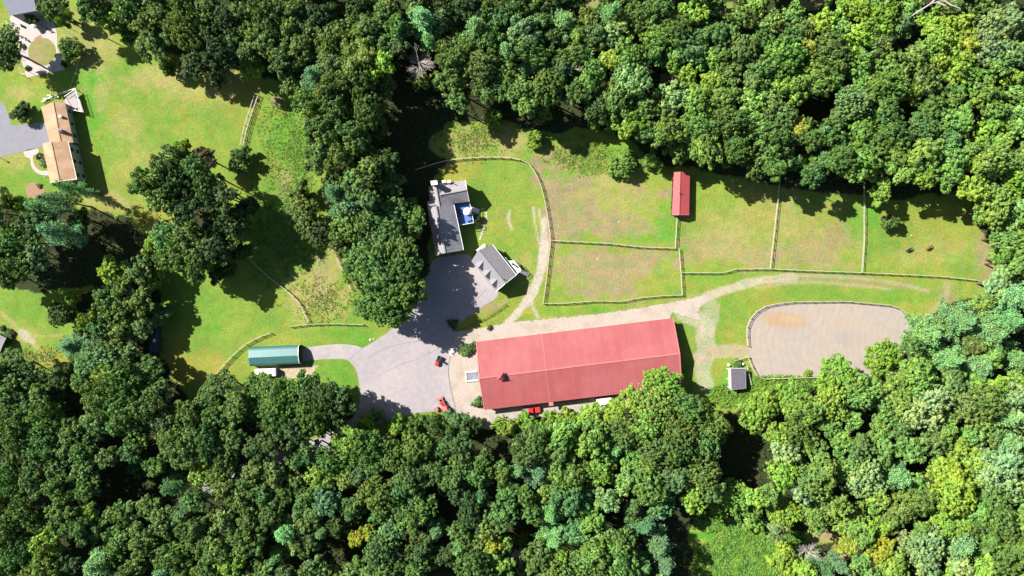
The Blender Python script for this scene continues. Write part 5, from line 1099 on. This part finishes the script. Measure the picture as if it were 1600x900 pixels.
# bare trees and fallen limbs
def bare(lb, x, y, hgt, R, seed, cat='tree', name='dead_tree', rz=0, lying=False):
    r = random.Random(seed); p = at(x, y, hgt * .8 if not lying else 0); T = thing(name, lb, cat, (p.x, p.y, 0), rz)
    t = MB(); t.tube([(0, 0, 0), (.2, 0, hgt * .5), (0, .2, hgt)], [.22, .15, .05], 6); t.build('trunk', M_dead, T)
    for i in range(15):
        a = i * 2.4; L_ = R * r.uniform(.55, 1); z0 = hgt * r.uniform(.6, .95); mb = MB()
        dirv = Vector((math.cos(a), math.sin(a), r.uniform(.2, .6))).normalized()
        q = [Vector((0, 0, z0))]
        for s_ in (.35, .7, 1): q.append(Vector((0, 0, z0)) + dirv * L_ * s_ + Vector((r.gauss(0, .12), r.gauss(0, .12), 0)) * L_ * .4)
        mb.tube(q, [.09, .06, .045, .025], 4)
        for s_ in (1, 1.5, 2, 2.5, 3):
            b_ = lerp(q[int(s_)], q[min(3, int(s_) + 1)], s_ % 1)
            for e in (-.6, .6):
                d_ = Vector((math.cos(a + e + r.gauss(0, .2)), math.sin(a + e + r.gauss(0, .2)), r.uniform(.1, .5))); m_ = b_ + d_ * L_ * .22
                mb.tube([b_, m_, m_ + (d_ + Vector((r.gauss(0, .3), r.gauss(0, .3), 0))) * L_ * .16], [.045, .035, .02], 4)
        mb.build('limb', M_dead, T)
bare('leafless grey tree in the dark woods above the grey house', 655, 100, 15, 4.6, 1)
bare('bare grey crown poking out of the olive tree near the top centre', 893, 112, 16.5, 2.6, 2)
bare('leafless pale tree in the lower right woods by the brown clearing', 1262, 862, 9, 3.8, 3)
bare('bare grey crown between two small pines near the top centre', 830, 98, 13.5, 2.4, 4)
bare('bare pale branches at the right side of the lower woods', 1376, 885, 11, 3.0, 6)
bare('dead tree beside a brown crown at the bottom centre', 812, 868, 10, 3.0, 7)
T = thing('fallen_trunk', 'white leaning dead trunk with forked limbs at the top right edge', 'tree', at(1432, 20, 17)); T.location.z = 17.0
for pts in ([(0, 0, 0), (3.5, 2.2, .6), (7, 3.2, .8), (10.5, 3.4, 1)], [(3.5, 2.2, .6), (5.5, 4.2, 1), (7.5, 5.6, 1.2)], [(7, 3.2, .8), (9, 1.8, .9), (11.5, .8, 1)], [(5.2, 2.7, .7), (7.5, 1.6, .9)], [(0, 0, 0), (-.8, -.5, -8), (-1, -.6, -16.9)]):
    MB().tube(pts, [.24, .18, .12, .07][:len(pts)], 6).build('limb', M_dead, T)

# ---------------------------------------------------------------- low growth that nobody could count
def scatter(name, n, test, size, leaf, col, seed, per=10, hgt=.5):
    r = np.random.RandomState(seed); X = []; Y = []
    while len(X) < n:
        xs, ys = r.uniform(0, 1600, 4000), r.uniform(0, 900, 4000); k = test(xs, ys); X += list(xs[k]); Y += list(ys[k])
    X = np.array(X[:n]); Y = np.array(Y[:n]); C = np.stack([(X - 800) / S, (450 - Y) / S, np.zeros(n)], 1)
    sz = size * r.uniform(.5, 1.5, n); C = np.repeat(C, per, 0); sr = np.repeat(sz, per)[:, None]
    e = r.normal(size=C.shape); e /= np.linalg.norm(e, axis=1, keepdims=True); e[:, 2] = np.abs(e[:, 2])
    P = C + e * sr * np.array([1, 1, hgt / size]); V = quads_at(P, e + r.normal(size=e.shape) * .5 + [0, 0, .4], leaf, r)
    o = bpy.data.objects.new(name, fin(V, name, M_leaf)); COL.objects.link(o); o.color = (*col, 1); return tag(o, kind='stuff')
def in_forest(xs, ys):
    f = np.zeros(xs.shape, bool)
    for P in FOREST: f |= in_poly(xs, ys, P)
    for x, y, rx, ry in ((1270, 4, 26, 10), (1045, 122, 12, 8), (1140, 18, 14, 12), (1282, 836, 26, 14), (1318, 860, 16, 12), (925, 5, 10, 8)): f &= np.hypot((xs - x) / rx, (ys - y) / ry) > 1
    return f
road = [(556, 646), (530, 668), (470, 694), (400, 716), (322, 750), (330, 770), (420, 738), (480, 718), (540, 694), (570, 672), (600, 659), (640, 640), (560, 630)]
built = [(640, 270), (742, 270), (742, 410), (640, 410)]
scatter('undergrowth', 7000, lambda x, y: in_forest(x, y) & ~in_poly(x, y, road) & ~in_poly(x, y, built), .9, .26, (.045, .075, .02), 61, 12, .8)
scatter('clearing_brambles', 5200, lambda x, y: ((np.hypot((x - 1175) / 80, (y - 858) / 60) + (vnoise(x, y, 20, 5) - .5) * .8 < 1) | (np.hypot((x - 1240) / 40, (y - 868) / 24) < 1) | (np.hypot((x - 1110) / 26, (y - 815) / 16) < 1)), .6, .24, (.13, .245, .035), 62, 9, .5)
scatter('edge_weeds', 1500, lambda x, y: (np.hypot((x - 1215) / 60, (y - 600) / 13) < 1) | (np.hypot((x - 1140) / 34, (y - 618) / 18) < 1) | ((y > 592) & (y < 604) & (x > 1180) & (x < 1345)), .5, .22, (.14, .25, .03), 63, 9, .45)
def rough_field(x, y):
    E = ((458,235,46,85),(455,370,66,80),(735,222,48,28),(905,240,66,30),(505,470,42,38),(1000,250,40,20),(60,560,40,16))
    p_ = np.zeros(x.shape)
    for a, b_, c_, d_ in E: p_ = np.maximum(p_, 1.25 - np.hypot((x - a) / c_, (y - b_) / d_) + (vnoise(x, y, 14, 77) - .5) * .9)
    return RNG.rand(*x.shape) < np.clip(p_, 0, 1) ** 1.3
def rough_field_old(x, y):
    return (np.hypot((x - 458) / 42, (y - 235) / 75) < 1) | (np.hypot((x - 455) / 60, (y - 370) / 70) < 1) | (np.hypot((x - 735) / 42, (y - 222) / 24) < 1) | (np.hypot((x - 905) / 60, (y - 240) / 26) < 1) | (np.hypot((x - 505) / 38, (y - 470) / 32) < 1)
scatter('meadow_weeds', 5200, lambda x, y: rough_field(x, y) & ~in_forest(x, y), .32, .15, (.10, .19, .022), 64, 5, .22)
scatter('dry_meadow_stalks', 2600, lambda x, y: rough_field(x, y) & ~in_forest(x, y), .26, .13, (.26, .22, .08), 65, 4, .25)
